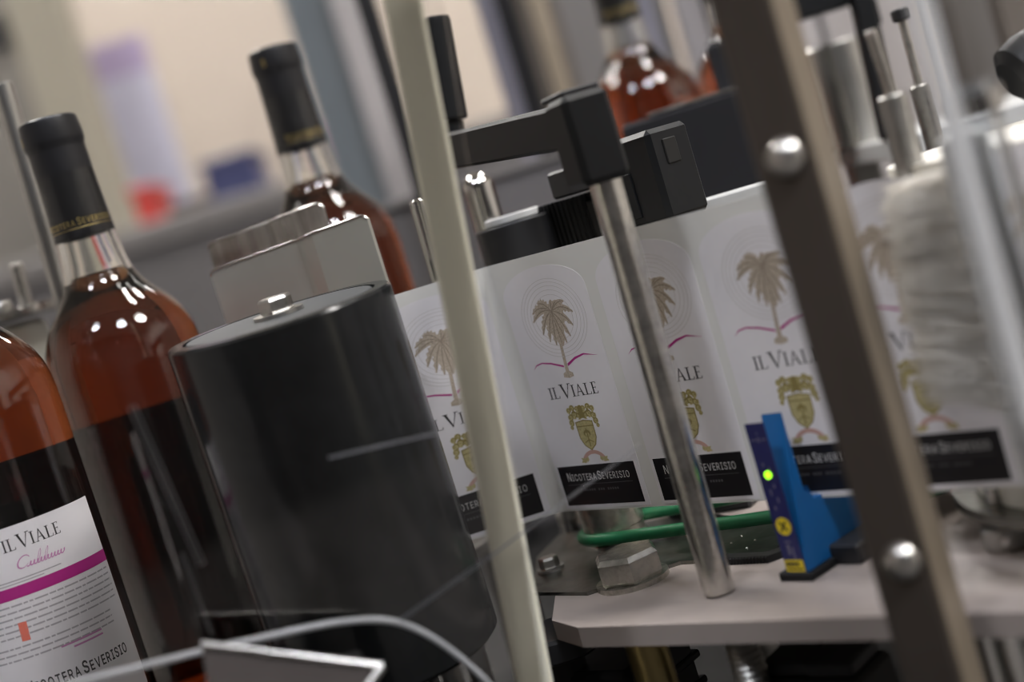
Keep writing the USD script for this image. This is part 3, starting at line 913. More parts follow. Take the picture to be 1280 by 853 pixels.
# ------------------------------------------------------------------ silver rod, clamp and arm
rb = S(900, 742)
rt = upto(rb, 746, 190)
t = thing('silver_rod', 'tall silver rod in front of the labels, standing on the white plate', 'rod', rb)
part(t, 'rod', cyl(rb, rt, .0064, 48), 'steel', 30)
rdir = (rt - rb) / np.linalg.norm(rt - rb)
ct = upto(rb, 734, 174)
t = thing('rod_clamp', 'black clamp on top of the silver rod with a long black arm and upright handle', 'clamp', ct)
armL = P(556, 190, .70)
ar = P(735, 152, np.dot(ct - EYE, F))
ad = armL - ar
La = np.linalg.norm(ad)
ad /= La
yawA = math.atan2(ad[1], ad[0])
part(t, 'clamp_block', boxat(ct, (.0195, .020, .0350), .0024, yawA), 'black_arm', 20)
m_ = cbox(.0172, .013, La - .004, .0014)
part(t, 'arm', at(m_, ar + ad * (La / 2 + .004), ad, (0, 0, 1)), 'black_arm', 20)
part(t, 'cap_plate', boxat(ct + np.array([ad[0], ad[1], 0]) * .004 + np.array([0, 0, .0186]), (.0215, .016, .002), .0006, yawA), 'dark_guard', 20)
hb_ = P(567, 168, .70)
hx = upto(hb_, 543, 22)
hd = (hx - hb_) / np.linalg.norm(hx - hb_)
Lh = np.linalg.norm(hx - hb_)
hp = part(t, 'handle', at(lathe([(0, 0), (.0078, 0), (.0084, .001), (.0076, Lh - .009), (.0070, Lh - .007), (0, Lh - .007)], 40), hb_ + hd * .007, hd), 'black_plastic', 30, label='upright black handle')
part(hp, 'handle_neck', cyl(hb_ - hd * .004, hb_ + hd * .007, .0058), 'black_arm')

# ------------------------------------------------------------------ black rollers and housing behind the web
q = P(644, 276, .695)
t = thing('web_roller', 'black roller with a silver disc on top behind the fold of the web', 'roller', (q[0], q[1], Z_DECK))
zt2 = q[2]
part(t, 'roller', at(lathe([(0, 0), (.0205, 0), (.0205, .098), (.0198, .099), (0, .099)], 64), (q[0], q[1], zt2 - .099)), 'black_satin', 30)
part(t, 'top_disc', at(lathe([(0, 0), (.0132, 0), (.0138, .0006), (.0138, .0032), (.0130, .0038), (0, .0038)], 64), (q[0] - .001, q[1] - .003, zt2)), 'rear_table', 30, label='silver disc')
part(t, 'shaft', cyl((q[0], q[1], Z_SHELF), (q[0], q[1], zt2 - .099), .008), 'dull_steel')
RQ = q.copy()

q = P(726, 250, .703)
t = thing('knurled_roller', 'black ridged roller half hidden by the silver rod above the second label', 'roller', (q[0], q[1], Z_DECK))
zt3 = min(P(690, 254, .67)[2], P(806, 163, .600)[2] - .018)
gear = []
for k in range(72):
    a = 2 * math.pi * k / 72
    for da, rr in ((-.022, .0268), (-.016, .0282), (.016, .0282), (.022, .0268)):
        gear.append(((rr) * math.cos(a + da), rr * math.sin(a + da)))
g = trimesh.creation.extrude_polygon(Polygon(gear), .085, engine='earcut')
g.apply_translation((q[0], q[1], zt3 - .085))
part(t, 'ridged_drum', g, 'black_plastic', False)
part(t, 'shaft', cyl((q[0], q[1], Z_SHELF), (q[0], q[1], zt3 - .085), .009), 'dull_steel')

# closed housing above them
hl, hr = P(674, 203, .668), P(806, 163, .600)
hd2 = hr - hl
hd2[2] = 0
Lh2 = np.linalg.norm(hd2)
hd2 /= Lh2
hn = np.array([hd2[1], -hd2[0], 0])
yh = math.atan2(hd2[1], hd2[0])
zt4 = hr[2]
hz = .040
dpt = .024
hc_ = hl + hd2 * Lh2 / 2 - hn * dpt / 2
t = thing('roller_housing', 'black closed housing with a slotted right end above the web', 'housing', (hc_[0], hc_[1], Z_SHELF))
hcr = hl + hd2 * Lh2 * .72 - hn * dpt / 2
part(t, 'housing_body', boxat((hcr[0], hcr[1], zt4 - hz / 2), (Lh2 * .56, dpt, hz), .0022, yh), 'black_plastic', 20)
hcl = hl + hd2 * Lh2 * .22 - hn * dpt / 2
part(t, 'low_block', boxat((hcl[0], hcl[1], zt4 - .0108), (Lh2 * .44, dpt * .9, .0130), .0012, yh), 'black_satin', 20)
he = hl + hd2 * (Lh2 + .0001) - hn * dpt * .45
part(t, 'end_slot', boxat((he[0], he[1], zt4 - .011), (.0014, .0075, .011), .0006, yh), 'void_steel', label='dark slot in the end')
fr = hl + hd2 * Lh2 * .72 + hn * .0003
part(t, 'recess_panel', boxat((fr[0], fr[1], zt4 - .0255), (Lh2 * .12, .0012, .020), .0003, yh), 'black_arm', label='small dark recessed panel')
for u in (.10, .95):
    q = hl + hd2 * Lh2 * u - hn * dpt * .7
    part(t, 'post', cyl((q[0], q[1], Z_SHELF), (q[0], q[1], zt4 - .022), .003), 'void_steel')

# dome-ended chrome pin and slim chrome rod
q = P(603, 330, .70)
q0 = q.copy(); q0[2] = Z_DECK
qt = upto(q, 597, 217)
t = thing('dome_pin', 'chrome dome-ended pin standing behind the web roller', 'pin', (q[0] + .004, q[1] + .035, Z_DECK))
part(t, 'pin', dome((q[0] + .004, q[1] + .035, Z_DECK), qt + np.array([-.001, .035, .002]), .0082), 'chrome', 30)
q = P(556, 372, .668)
qt = upto(q, 521, 249)
dd = (q - qt) / np.linalg.norm(q - qt)
t = thing('slim_rod', 'slim chrome rod leaning beside the cream post above the first label', 'rod', (q[0], q[1], Z_DECK))
k = (qt[2] - Z_DECK) / -dd[2]
part(t, 'rod', cyl(qt + dd * k, qt, .0042, 24, .0012), 'chrome', 30)

# ------------------------------------------------------------------ blue fork sensor
sb0 = onz(984, 716, Z_SHELF + .0035)
W2 = web(.1, 0)
# local axes: depth runs toward the web, width along it
dep = -WN
yS = math.atan2(dep[1], dep[0])
wid = WD
H = P(945, 520, 1)
top = upto(sb0, 936, 528)
hS = (top - sb0)[2]
t = thing('fork_sensor', 'blue fork-shaped label sensor with green light and yellow badge', 'sensor', sb0)
gap_w = abs((sb0 - O) @ WN)       # distance from the sensor's front to the web
wS = .0098
d_col, d_all, h_low = gap_w * .54, gap_w + .028, .030
side = Polygon([(0, 0), (d_all, 0), (d_all, hS * .92), (gap_w + .010, hS * .92), (gap_w + .010, h_low - .006), (gap_w - .005, h_low - .006), (gap_w - .007, h_low), (d_col + .004, h_low), (d_col + .003, h_low - .003), (d_col, h_low - .001), (d_col, hS)])
b = trimesh.creation.extrude_polygon(side, wS, engine='earcut')
T = np.eye(4)
T[:3, 0], T[:3, 1] = dep, [0, 0, 1]
T[:3, 2] = np.cross(dep, [0, 0, 1])
sg = T[:3, 2] @ wid
T[:3, 3] = sb0 + (0 if sg > 0 else 1) * wid * wS
b.apply_transform(T)
part(t, 'body', b, 'sensor_blue', False, label='blue plastic fork body')


def onface(m, z0, x0=0.0, off=.0):
    """Puts a flat mesh (mm) on the sensor's front face: x along the web, y up."""
    m = m.copy()
    v = m.vertices * .001
    m.vertices = sb0 + np.outer(v[:, 0] + x0, wid) + np.outer(v[:, 1] + z0, [0, 0, 1]) - np.outer(v[:, 2] + off, dep)
    m.fix_normals()
    return m


fp = part(t, 'front_panel', onface(flat(sbox(.25, .2, wS * 1000 - .25, hS * 1000 - .3), .25), 0), 'sensor_navy', False, label='dark navy front panel')
part(fp, 'status_light', onface(flat(Point(wS * 500, 0).buffer(1.55), .6), hS * .655, 0, .0002), 'led', False, label='lit green light')
part(fp, 'badge', onface(flat(Point(wS * 500, 0).buffer(3.6), .06), hS * .31, 0, .00027), 'sensor_yellow', False, label='round yellow badge')
z_ = [LineString([(wS * 500 - 1.4, 1.5), (wS * 500 + 1.3, -1.4)]).buffer(.4), LineString([(wS * 500 + 1.2, 1.6), (wS * 500 + .2, .4)]).buffer(.4), LineString([(wS * 500 - .4, -.5), (wS * 500 - 1.4, -1.8)]).buffer(.4)]
part(fp, 'badge_mark', onface(flat(unary_union(z_), .03), hS * .31, 0, .00034), 'black_print', False)
part(fp, 'logo_print', onface(flat(unary_union([sbox(1.2, -.2, 3.4, .3), Point(4.9, .05).buffer(.9).difference(Point(4.9, .05).buffer(.45)), sbox(6.4, -.2, 8.6, .3), sbox(4.6, 2.2, 5.2, 3.0)]), .03), hS * .885, 0, .00027), 'sensor_print', False)
vt = [affinity.translate(sbox(-.35, 0, .35, 1.6 + .5 * ((k * 7) % 3)), wS * 500 - 1.2 + 2.4 * (k % 2), 2.9 * k) for k in range(7)]
part(fp, 'side_print', onface(flat(unary_union(vt), .03), hS * .42, 0, .00027), 'sensor_print', False)
part(fp, 'lower_print', onface(flat(unary_union([sbox(3.6, 0, 5.0, 4.2), sbox(5.8, -2, 6.6, 3), sbox(3.2, 5.0, 6.2, 5.5)]), .03), hS * .12, 0, .00027), 'sensor_print', False)
part(fp, 'type_plate', onface(flat(sbox(.5, .4, wS * 1000 - .5, 5.2), .05), 0, 0, .00027), 'sensor_yellow', False, label='yellow print block')
part(fp, 'type_plate_print', onface(flat(unary_union([sbox(1.2, 1.2, 8.6, 1.8), sbox(1.2, 2.6, 7.6, 4.4).difference(unary_union([sbox(2.4 + 1.6 * k, 2.6, 2.8 + 1.6 * k, 4.4) for k in range(4)]))]), .03), 0, 0, .00033), 'black_print', False)
t = thing('sensor_bracket', 'flat black bracket that carries the blue sensor', 'bracket', sb0 - [0, 0, .0035])
q = sb0 + dep * .034 + wid * .004
part(t, 'foot_plate', boxat((q[0], q[1], Z_SHELF + .00175), (.070, .016, .0035), .0006, yS), 'black_arm')
q = sb0 + dep * .030 + wid * .016
part(t, 'tongue', boxat((q[0], q[1], Z_SHELF + .004), (.028, .014, .008), .001, yS), 'black_satin')

# ------------------------------------------------------------------ guide rods at right
gb = S(1260, 682)
off = (gb - O) @ WN
t = thing('guide_rod', 'thick steel guide rod with a thin upper end and a collar on the white plate', 'rod', gb)
g1 = upto(gb, 1114, 118)
g2 = upto(gb, 1088, 38)
gdir = (g1 - gb) / np.linalg.norm(g1 - gb)
part(t, 'lower_rod', cyl(gb, gb + gdir * (.085), .0034), 'steel')
Lg = np.linalg.norm(g1 - gb)
part(t, 'sleeve', cyl(gb + gdir * .085, g1, .0052, 40), 'dull_steel')
part(t, 'upper_rod', cyl(g1, g2, .0021, 20), 'steel')
part(t, 'collar', at(lathe([(.003, 0), (.0075, 0), (.0080, .0006), (.0080, .0075), (.0074, .0082), (.003, .0082)], 40), gb, (0, 0, 1)), 'dull_steel', 30, label='round collar')
part(t, 'collar_screw', cyl(gb + [-.0028, -.0072, .0045], gb + [-.0034, -.0088, .0045], .0018, 16), 'chrome')

p2 = P(1166, 168, .70)
t = thing('guide_rod', 'second steel guide rod behind the first, seen just left of the clear edge', 'rod', (p2[0], p2[1], Z_DECK))
p2t, p2u = upto(p2, 1149, 106), upto(p2, 1128, 26)
part(t, 'sleeve', cyl((p2[0], p2[1], Z_DECK), p2t, .0050, 32), 'dull_steel')
part(t, 'upper_rod', cyl(p2t, p2u, .0022, 20), 'steel')
part(t, 'head', cyl(p2u, p2u + (0, 0, .006), .0046, 24), 'black_satin')

# ------------------------------------------------------------------ brush that smooths the labels
hb0, hb1 = P(1290, 520, .445), P(1212, 205, .432)
hdv = (hb1 - hb0)
t = thing('label_brush', 'cream bristle brush pressing on the last labels at the right edge', 'brush', (hb0[0], hb0[1], hb0[2]))
hm = (hb0 + hb1) / 2
part(t, 'holder', boxat(hm, (.012, .012, np.linalg.norm(hdv) + .02), .0015, .4, hdv / np.linalg.norm(hdv)), 'rear_table', label='pale holder strip')
part(t, 'holder_foot', cyl((hb0[0], hb0[1], Z_SHELF), hb0 + hdv * .03, .006), 'dull_steel')
bv, bf = [], []
rb_ = np.random.default_rng(11)
for k in range(1500):
    u = rb_.random()
    root = hb0 + hdv * (u * .98) + rb_.normal(0, .0022, 3) * [1, 1, .3]
    tuft = .5 * math.sin(u * 46 + 1.5 * math.sin(u * 9))
    tipx = 1112 + 52 * (1 - u) ** 1.3 + rb_.normal(0, 7) + 7 * tuft
    tipy = 236 + 262 * (1 - u) + rb_.normal(0, 5) + 4 * tuft
    tip = P(tipx, tipy, .462 + rb_.normal(0, .004))
    midp = (root + tip) / 2 + np.array([0, 0, .0025 + .002 * tuft]) + rb_.normal(0, .0008, 3)
    T_ = np.linspace(0, 1, 5)[:, None]
    c_ = (1 - T_) ** 2 * root + 2 * T_ * (1 - T_) * midp + T_ ** 2 * tip
    base_i = sum(len(x) for x in bv)
    r_ = .00017
    d_ = tip - root
    a_ = np.cross(d_, [0, 0, 1.]); a_ /= np.linalg.norm(a_)
    b_ = np.cross(d_, a_); b_ /= np.linalg.norm(b_)
    vv = []
    for i in range(5):
        for j in range(3):
            an_ = 2 * math.pi * j / 3
            vv.append(c_[i] + r_ * (math.cos(an_) * a_ + math.sin(an_) * b_))
    bv.append(np.array(vv))
    o = 15 * k
    for i in range(4):
        for j in range(3):
            q0_, q1_ = o + i * 3 + j, o + i * 3 + (j + 1) % 3
            bf += [(q0_, q1_, q1_ + 3), (q0_, q1_ + 3, q0_ + 3)]
part(t, 'bristles', trimesh.Trimesh(np.vstack(bv), bf, process=False), 'bristle', True, kind='stuff')

# ------------------------------------------------------------------ guard frame nearest the viewer
fb = P(1073, 430, .424)
f0 = fb.copy(); f0[2] = Z_DECK
thb = math.radians(-34.5)
t = thing('guard_post', 'brown steel square post with two dome-head bolts, nearest the viewer', 'post', (fb[0], fb[1], Z_DECK))
cx, cy = fb[0] - .0005, fb[1] + .012
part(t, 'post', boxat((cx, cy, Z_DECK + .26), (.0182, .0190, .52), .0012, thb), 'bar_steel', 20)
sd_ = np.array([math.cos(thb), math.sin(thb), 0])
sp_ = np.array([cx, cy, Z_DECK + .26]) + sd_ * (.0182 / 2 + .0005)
part(t, 'lit_side_strip', boxat(sp_, (.0010, .0175, .518), .0004, thb), 'bar_lit_side', 20, label='paler strip down the right side, imitating its lit face')  # thin paler strip stands in for light on the right face
nf = np.array([math.sin(thb), -math.cos(thb), 0])
for x, y in ((982, 197), (1127, 702)):
    q = onpl = P(x, y, 1) - EYE
    o_ = np.array([cx, cy, 0]) + nf * .0095
    kk = ((o_ - EYE) @ nf) / (onpl @ nf)
    bp = EYE + onpl * kk
    part(t, 'dome_bolt', at(lathe([(0, 0), (.0060, 0), (.0058, .0012), (.0050, .0026), (.0036, .0036), (.0018, .0041), (0, .0042)], 32), bp, nf, (0, 0, 1)), 'steel', 40, label='dome-head bolt')

# cream post: the edge strip of the clear guard
pb, pt = P(668, 853, .525), P(503, 0, .490)
ext = (pb - pt) / np.linalg.norm(pb - pt)
pb2, pt2 = pb + ext * (pb[2] - Z_DECK) / -ext[2], pt - ext * .22
t = thing('cream_post', 'slanting cream coloured guard edge crossing in front of the first label', 'post', pb2)
mid = (pb2 + pt2) / 2
part(t, 'strip', boxat(mid, (.0135, .006, np.linalg.norm(pt2 - pb2)), .0012, 0, pt2 - pb2), 'cream_acrylic', 20)

# clear guard pane to the left of it
PO = P(640, 620, .508)
pn = np.cross(P(-60, 500, .46) - PO, pt - pb)
pn /= np.linalg.norm(pn)
if pn @ F > 0:
    pn = -pn


def onpane(x, y):
    v = P(x, y, 1) - EYE
    return EYE + v * ((PO - EYE) @ pn) / (v @ pn)


arc_px = [(-60, 893), (60, 862), (174, 834), (250, 815), (330, 797), (400, 782), (455, 775), (500, 779), (540, 797), (575, 822), (612, 856), (660, 915)]
dense = []
pp = np.array(arc_px, float)
from scipy.interpolate import CubicSpline
cs_ = CubicSpline(np.arange(len(pp)), pp)
dense = cs_(np.linspace(0, len(pp) - 1, 60))
low = [onpane(x, y) for x, y in dense]
upr = [onpane(545, -60), onpane(-60, -60)]
t = thing('clear_guard', 'clear acrylic guard pane in front of the drum, its lower edge curved', 'guard', low[30])
part(t, 'pane', sheet([low[0]] + low[1:] + [onpane(690, 900)] + upr, .0005), 'acrylic_pane', False)
part(t, 'polished_edge', sweep(low, .0013, 10), 'polished_edge', True, label='pale polished lower edge')
for a, b_, w in (((410, 572), (545, 541), .0004), ((610, 697), (800, 556), .00045), ((165, 508), (252, 705), .0013), ((228, 692), (264, 792), .0004), ((500, 775), (612, 695), .0006)):
    p0, p1 = onpane(*a) - pn * -.0009, onpane(*b_) - pn * -.0009
    part(t, 'pane_line', sweep([p0, (p0 + p1) / 2, p1], w, 8), 'pane_line', True, label='faint pale line in the pane')  # thin pale lines laid across the pane

# right-hand clear guard edge
q0, q1 = P(1300, 560, .36), P(1139, -40, .34)
t = thing('clear_guard', 'clear acrylic guard edge, a pale blurred streak at the upper right', 'guard', q0)
e = (q1 - q0) / np.linalg.norm(q1 - q0)
mid = (q0 + q1) / 2 - e * .08
part(t, 'edge_strip', boxat(mid, (.0054, .003, np.linalg.norm(q1 - q0) + .2), .0008, .35, q1 - q0), 'acrylic_side', 20)
# clear tube beside it
q0, q1 = P(1262, 300, .425), P(1208, 108, .415)
t = thing('clear_tube', 'clear plastic tube standing at the right edge beside the brush', 'tube', (q0[0], q0[1], Z_SHELF))
dt_ = (q1 - q0) / np.linalg.norm(q1 - q0)
part(t, 'tube', at(lathe([(.0062, 0), (.0075, 0), (.0075, .20), (.0062, .20), (.0062, 0)], 40), q1 - dt_ * .20, dt_), 'clear_plastic', 30)
for k in (0, 1):
    part(t, 'fitting', at(ring(.0076, .0092, .006), q1 - dt_ * (.008 + .17 * k), dt_), 'chrome', 30)

# steel channel at lower left
cl, cr = P(252, 806, .47), P(478, 833, .47)
dn = np.array([0.0, -.028, -.030])
t = thing('steel_channel', 'blurred steel channel in the lower left corner below the drum', 'channel', (cl[0], cl[1], Z_DECK))
th = .003
low_l, low_r = P(268, 912, .464), P(428, 905, .464)
part(t, 'top_face', sheet([cl, cr, low_r, low_l], .0025), 'dark_channel', False)
part(t, 'edge_lip', sweep([cl, (cl + cr) / 2, cr], .0014, 10), 'steel', True)
part(t, 'end_lip', sweep([cr, (cr + low_r) / 2, low_r], .0014, 10), 'steel', True)
q = (cl + cr) / 2 + [0, .006, -.004]
part(t, 'foot', boxz(q[0] - .02, q[0] + .02, q[1] - .006, q[1] + .006, Z_DECK, q[2] - .004), 'void_steel')

# ------------------------------------------------------------------ mechanism below the white plate
def below(x, y, d):
    return P(x, y, d)


ZU = Z_SHELF - .0085
q = onz(812, 815, ZU - .001)
t = thing('brass_post', 'brass post under the white plate', 'post', (q[0], q[1] + .02, Z_DECK))
part(t, 'post', cyl((q[0], q[1] + .02, Z_DECK), (q[0], q[1] + .02, ZU), .0085), 'brass')
part(t, 'base', cyl((q[0], q[1] + .02, Z_DECK), (q[0], q[1] + .02, Z_DECK + .008), .016), 'brass')
q = onz(935, 808, ZU - .001)
t = thing('threaded_rod', 'dark threaded rod under the white plate below the silver rod', 'rod', (q[0], q[1] + .02, Z_DECK))
pr = [(0, 0)]
nth = 36
hh = ZU - Z_DECK
for k in range(nth):
    z0 = hh * k / nth
    pr += [(.0058, z0 + .0001), (.0068, z0 + hh / nth * .5)]
pr += [(.0058, hh), (0, hh)]
part(t, 'rod', at(lathe(pr, 32), (q[0], q[1] + .02, Z_DECK)), 'dull_steel', False)
part(t, 'nut', hexhead((q[0], q[1] + .02, Z_DECK), (0, 0, 1), .019, .009), 'dull_steel', 20)
q = onz(762, 806, ZU - .001)
t = thing('black_motor', 'black ribbed motor body under the left end of the white plate', 'motor', (q[0], q[1] + .04, Z_DECK))
part(t, 'motor_body', boxat((q[0], q[1] + .05, Z_DECK + .038), (.05, .05, .076), .003, math.radians(-40)), 'black_plastic')
for k in range(5):
    part(t, 'rib', boxat((q[0], q[1] + .05, Z_DECK + .014 + .012 * k), (.053, .053, .0035), .0008, math.radians(-40)), 'black_arm')
for k, x in enumerate((1010, 1070)):
    q = onz(x, 802, ZU - .001)
    t = thing('gear_box', ('left' if k == 0 else 'right') + ' one of two dark gear boxes under the white plate behind the brown post', 'gear box', (q[0], q[1] + .04, Z_DECK))
    part(t, 'housing', boxat((q[0], q[1] + .04, Z_DECK + .036), (.026, .03, .072), .002, math.radians(-40)), 'void_steel')
    part(t, 'cover', boxat((q[0], q[1] + .04, Z_DECK + .075), (.020, .024, .006), .001, math.radians(-40)), 'black_satin')
for k, x in enumerate((1248, 1277)):
    q = onz(x - 14, 790, ZU - .001)
    t = thing('chrome_column', ('left' if k == 0 else 'right') + ' one of two chrome columns under the right end of the white plate', 'column', (q[0], q[1] + .006, Z_DECK))
    part(t, 'column', cyl((q[0], q[1] + .006, Z_DECK), (q[0], q[1] + .006, ZU), .0052, 40), 'chrome')
    part(t, 'flange', cyl((q[0], q[1] + .006, Z_DECK), (q[0], q[1] + .006, Z_DECK + .006), .0066, 40), 'steel')

# ------------------------------------------------------------------ star wheel, rod and studs at left
q = P(40, 383, .80)
zc = q[2]
sx_, sy_ = P(-72, 415, .80)[:2]
t = thing('star_wheel', 'steel star wheel disc at the left edge behind the first bottles', 'wheel', (sx_, sy_, Z_DECK))
R1 = .073
pts = []
for a in np.linspace(0, 2 * math.pi, 181)[:-1]:
    rr = R1 - .016 * max(0, math.cos(6 * (a - .35))) ** 3
    pts.append((sx_ + rr * math.cos(a), sy_ + rr * math.sin(a)))
part(t, 'disc', prism(pts, zc - .004, zc), 'steel', False)
part(t, 'hub', at(lathe([(0, 0), (.052, 0), (.055, .004), (.055, .085), (.052, .088), (0, .088)], 72), (sx_, sy_, zc - .095)), 'plate_steel', 30)
part(t, 'shaft', cyl((sx_, sy_, Z_DECK), (sx_, sy_, zc - .09), .02), 'dull_steel')
s0 = P(34, 382, .80)
s1 = upto(s0, 20, 330)
part(t, 'stud', cyl((s0[0], s0[1], zc), s1, .0036, 24), 'steel')
part(t, 'stud_nut', hexhead((s0[0], s0[1], zc), (0, 0, 1), .011, .0016), 'steel', 20)
s0 = P(2, 392, .80)
part(t, 'bolt', hexhead((s0[0], s0[1], zc), (0, 0, 1), .012, .007), 'steel', 20)
r0 = P(86, 395, .742)
r1 = upto(r0, 3, 104)
rd = (r1 - r0) / np.linalg.norm(r1 - r0)
t = thing('tall_rod', 'tall thin steel rod at the left edge behind the first bottle neck', 'rod', (r0[0], r0[1], Z_DECK))
k = (r0[2] - Z_DECK) / rd[2]
part(t, 'rod', cyl(r0 - rd * k, r1, .0052, 32), 'brushed_steel')

# ------------------------------------------------------------------ dark guard box and parts behind, centre and right
a, b_ = P(775, 158, .80), P(960, 92, .775)
d = b_ - a
d[2] = 0
L = np.linalg.norm(d)
d /= L
nn = np.array([-d[1], d[0], 0])
yb = math.atan2(d[1], d[0])
zt5 = a[2]
c = a + d * L / 2 + nn * .03
t = thing('guard_box', 'large dark guard box behind the web in front of the blurred bottles', 'box', (c[0], c[1], Z_DECK))
part(t, 'box_body', boxat((c[0], c[1], (Z_DECK + zt5) / 2), (L, .06, zt5 - Z_DECK), .002, yb), 'dark_guard')
part(t, 'top_plate', boxat((c[0], c[1], zt5 + .001), (L * .62, .058, .002), .0006, yb), 'dull_steel', label='paler steel plate on the top')  # paler plate laid along the box top
c2 = a + d * L * .80 + nn * .05
part(t, 'raised_box', boxat((c2[0], c2[1], zt5 + .015), (L * .34, .04, .03), .002, yb), 'dark_guard')

wb = P(932, 252, .66)
t = thing('spacer_block', 'small white block above the web between the dark guard box and the brown post', 'block', (wb[0], wb[1], Z_SHELF))
part(t, 'block', boxat((wb[0], wb[1], wb[2] + .001), (.040, .016, .011), .001, yb), 'rear_table')
part(t, 'post', cyl((wb[0], wb[1], Z_SHELF), (wb[0], wb[1], wb[2] - .0045), .004), 'dull_steel')

# rear table with steel cylinder
tb = P(1035, 192, .93)
zr = tb[2]
t = thing('rear_table', 'pale grey rear machine table seen to the right of the brown post', 'table', (tb[0] + .1, tb[1] + .05, Z_DECK))
part(t, 'table_top', boxz(tb[0] + .012, tb[0] + .26, tb[1] - .15, tb[1] + .06, zr - .012, zr), 'rear_table')
for sx in (.03, .24):
    for sy in (-.13, .04):
        part(t, 'leg', boxz(tb[0] + sx - .01, tb[0] + sx + .01, tb[1] + sy - .01, tb[1] + sy + .01, Z_DECK, zr - .012), 'dull_steel')
cb_ = P(1072, 182, .93)
cb_[2] = zr
t = thing('steel_cylinder', 'shiny steel cylinder standing on the rear table behind the brown post', 'cylinder', cb_)
ctp = upto(cb_, 1050, 52)
hc = ctp[2] - zr
part(t, 'cylinder', at(lathe([(0, 0), (.0240, 0), (.0240, hc - .001), (.0232, hc), (.021, hc), (.021, hc - .012), (0, hc - .012)], 72), cb_), 'brushed_steel', 30)
part(t, 'base_ring', at(ring(.0241, .0262, .003), cb_), 'steel', 30)
# black gantry
g0 = P(1118, 190, .84)
t = thing('black_gantry', 'black upright and cross beam at the top right beside the steel cylinder', 'gantry', (g0[0], g0[1], zr))
gt = upto(g0, 1068, -40)
gd = (gt - g0) / np.linalg.norm(gt - g0)
gk = (g0[2] - zr) / gd[2]
gb0 = g0 - gd * gk
part(t, 'upright', boxat((gb0 + gt) / 2, (.012, .012, np.linalg.norm(gt - gb0)), .001, 0, gd), 'black_arm')
bm = P(1040, -2, .84)
bl_, br_ = P(960, 30, .84), P(1094, -8, .84)
bd = br_ - bl_
part(t, 'beam', boxat((bl_ + br_) / 2 + [0, 0, .010], (np.linalg.norm(bd), .02, .026), .001, math.atan2(bd[1], bd[0])), 'black_arm')
q = P(1083, 18, .84)
part(t, 'bracket', boxat(q, (.012, .014, .016), .001), 'black_arm')
# black knob at far right, a vague dark shape rather than a roller
q = P(1290, 80, .56)
t = thing('black_knob', 'black rounded knob on the right edge of the picture', 'roller', (q[0], q[1], Z_SHELF))
part(t, 'roller', at(lathe([(0, -.011), (.008, -.011), (.0125, -.008), (.0135, 0), (.0125, .007), (.009, .010), (0, .0105)], 40), q, (.93, .10, .36)), 'black_arm', 30)
part(t, 'stem', cyl((q[0] + .004, q[1] + .002, Z_SHELF + .14), q + [.004, .002, 0], .005), 'dull_steel')
for (x, y) in ((1237, 80), (1232, 102), (1238, 148)):
    pass


# ------------------------------------------------------------------ machine uprights behind, out of focus
def upright(name, label, cat, m, px, py, d_, wpx, depth, zb, ztop, group=None, extra=None):
    q = P(px, py, d_)
    w = wpx * d_ / FPX
    t_ = thing(name, label, cat, (q[0], q[1] + depth / 2, zb))
    part(t_, 'column', boxat((q[0], q[1] + depth / 2, (zb + ztop) / 2), (w, depth, ztop - zb), .002), m)
    part(t_, 'base', boxat((q[0], q[1] + depth / 2, zb + .006), (w * 1.15, depth * 1.1, .012), .002), 'void_steel')
    return t_


upright('machine_upright', 'lilac grey steel upright, leftmost behind the black handle', 'upright', 'lilac_steel', 617, 40, 1.36, 22, .02, Z_DECK, 1.62)
upright('machine_upright', 'narrow black upright behind the black handle', 'upright', 'black_satin', 641, 40, 1.38, 26, .03, Z_DECK, 1.62)
upright('machine_upright', 'taupe grey upright panel behind the clamp arm', 'upright', 'taupe_panel', 676, 40, 1.42, 60, .03, Z_DECK, 1.62)
upright('machine_upright', 'narrow tan upright in front of the taupe panel', 'upright', 'tan_strip', 683, 40, 1.33, 21, .02, Z_DECK, 1.62)
upright('machine_upright', 'broad grey upright panel behind the top centre bottle', 'upright', 'grey_panel', 760, 30, 1.46, 150, .02, Z_DECK, 1.62)
upright('machine_upright', 'slim pale grey upright right of the top centre bottle neck', 'upright', 'lilac_steel', 812, 28, 1.16, 18, .014, Z_DECK, 1.5)
upright('machine_upright', 'pale wide upright panel left of the brown post', 'upright', 'pale_panel', 872, 14, 1.44, 52, .02, Z_DECK, 1.62)
upright('machine_upright', 'thin dark upright rod touching the brown post at the top', 'upright', 'black_satin', 887, 14, 1.2, 9, .01, Z_DECK, 1.5)
upright('machine_upright', 'wide pale lilac panel behind the steel cylinder', 'upright', 'pale_panel', 1030, 30, 1.40, 240, .02, Z_DECK, 1.62)
upright('machine_upright', 'thin dark rod in front of the wide pale panel', 'upright', 'grey_panel', 1028, 30, 1.20, 9, .008, Z_DECK, 1.5)
upright('machine_upright', 'brown upright strip right of the clear guard streak', 'upright', 'taupe_panel', 1186, 40, 1.15, 26, .02, Z_DECK, 1.5)
upright('machine_upright', 'pinkish grey panel at the top right corner', 'upright', 'grey_panel', 1226, 40, 1.2, 74, .02, Z_DECK, 1.5)
upright('machine_upright', 'brown panel in the extreme top right corner', 'upright', 'taupe_panel', 1300, 30, 1.1, 90, .02, Z_DECK, 1.5)
upright('machine_upright', 'dark slim upright between the second bottle and the cream post', 'upright', 'black_satin', 490, 110, 1.16, 24, .02, Z_DECK, 1.62)
upright('machine_upright', 'pale grey broad upright left of the dark slim one', 'upright', 'pale_panel', 462, 90, 1.75, 44, .03, Z_DECK, 1.75)
upright('machine_upright', 'blue grey upright cabinet post right behind the second capsule', 'upright', 'locker_blue', 405, 70, 1.8, 60, .04, Z_DECK, 1.75)

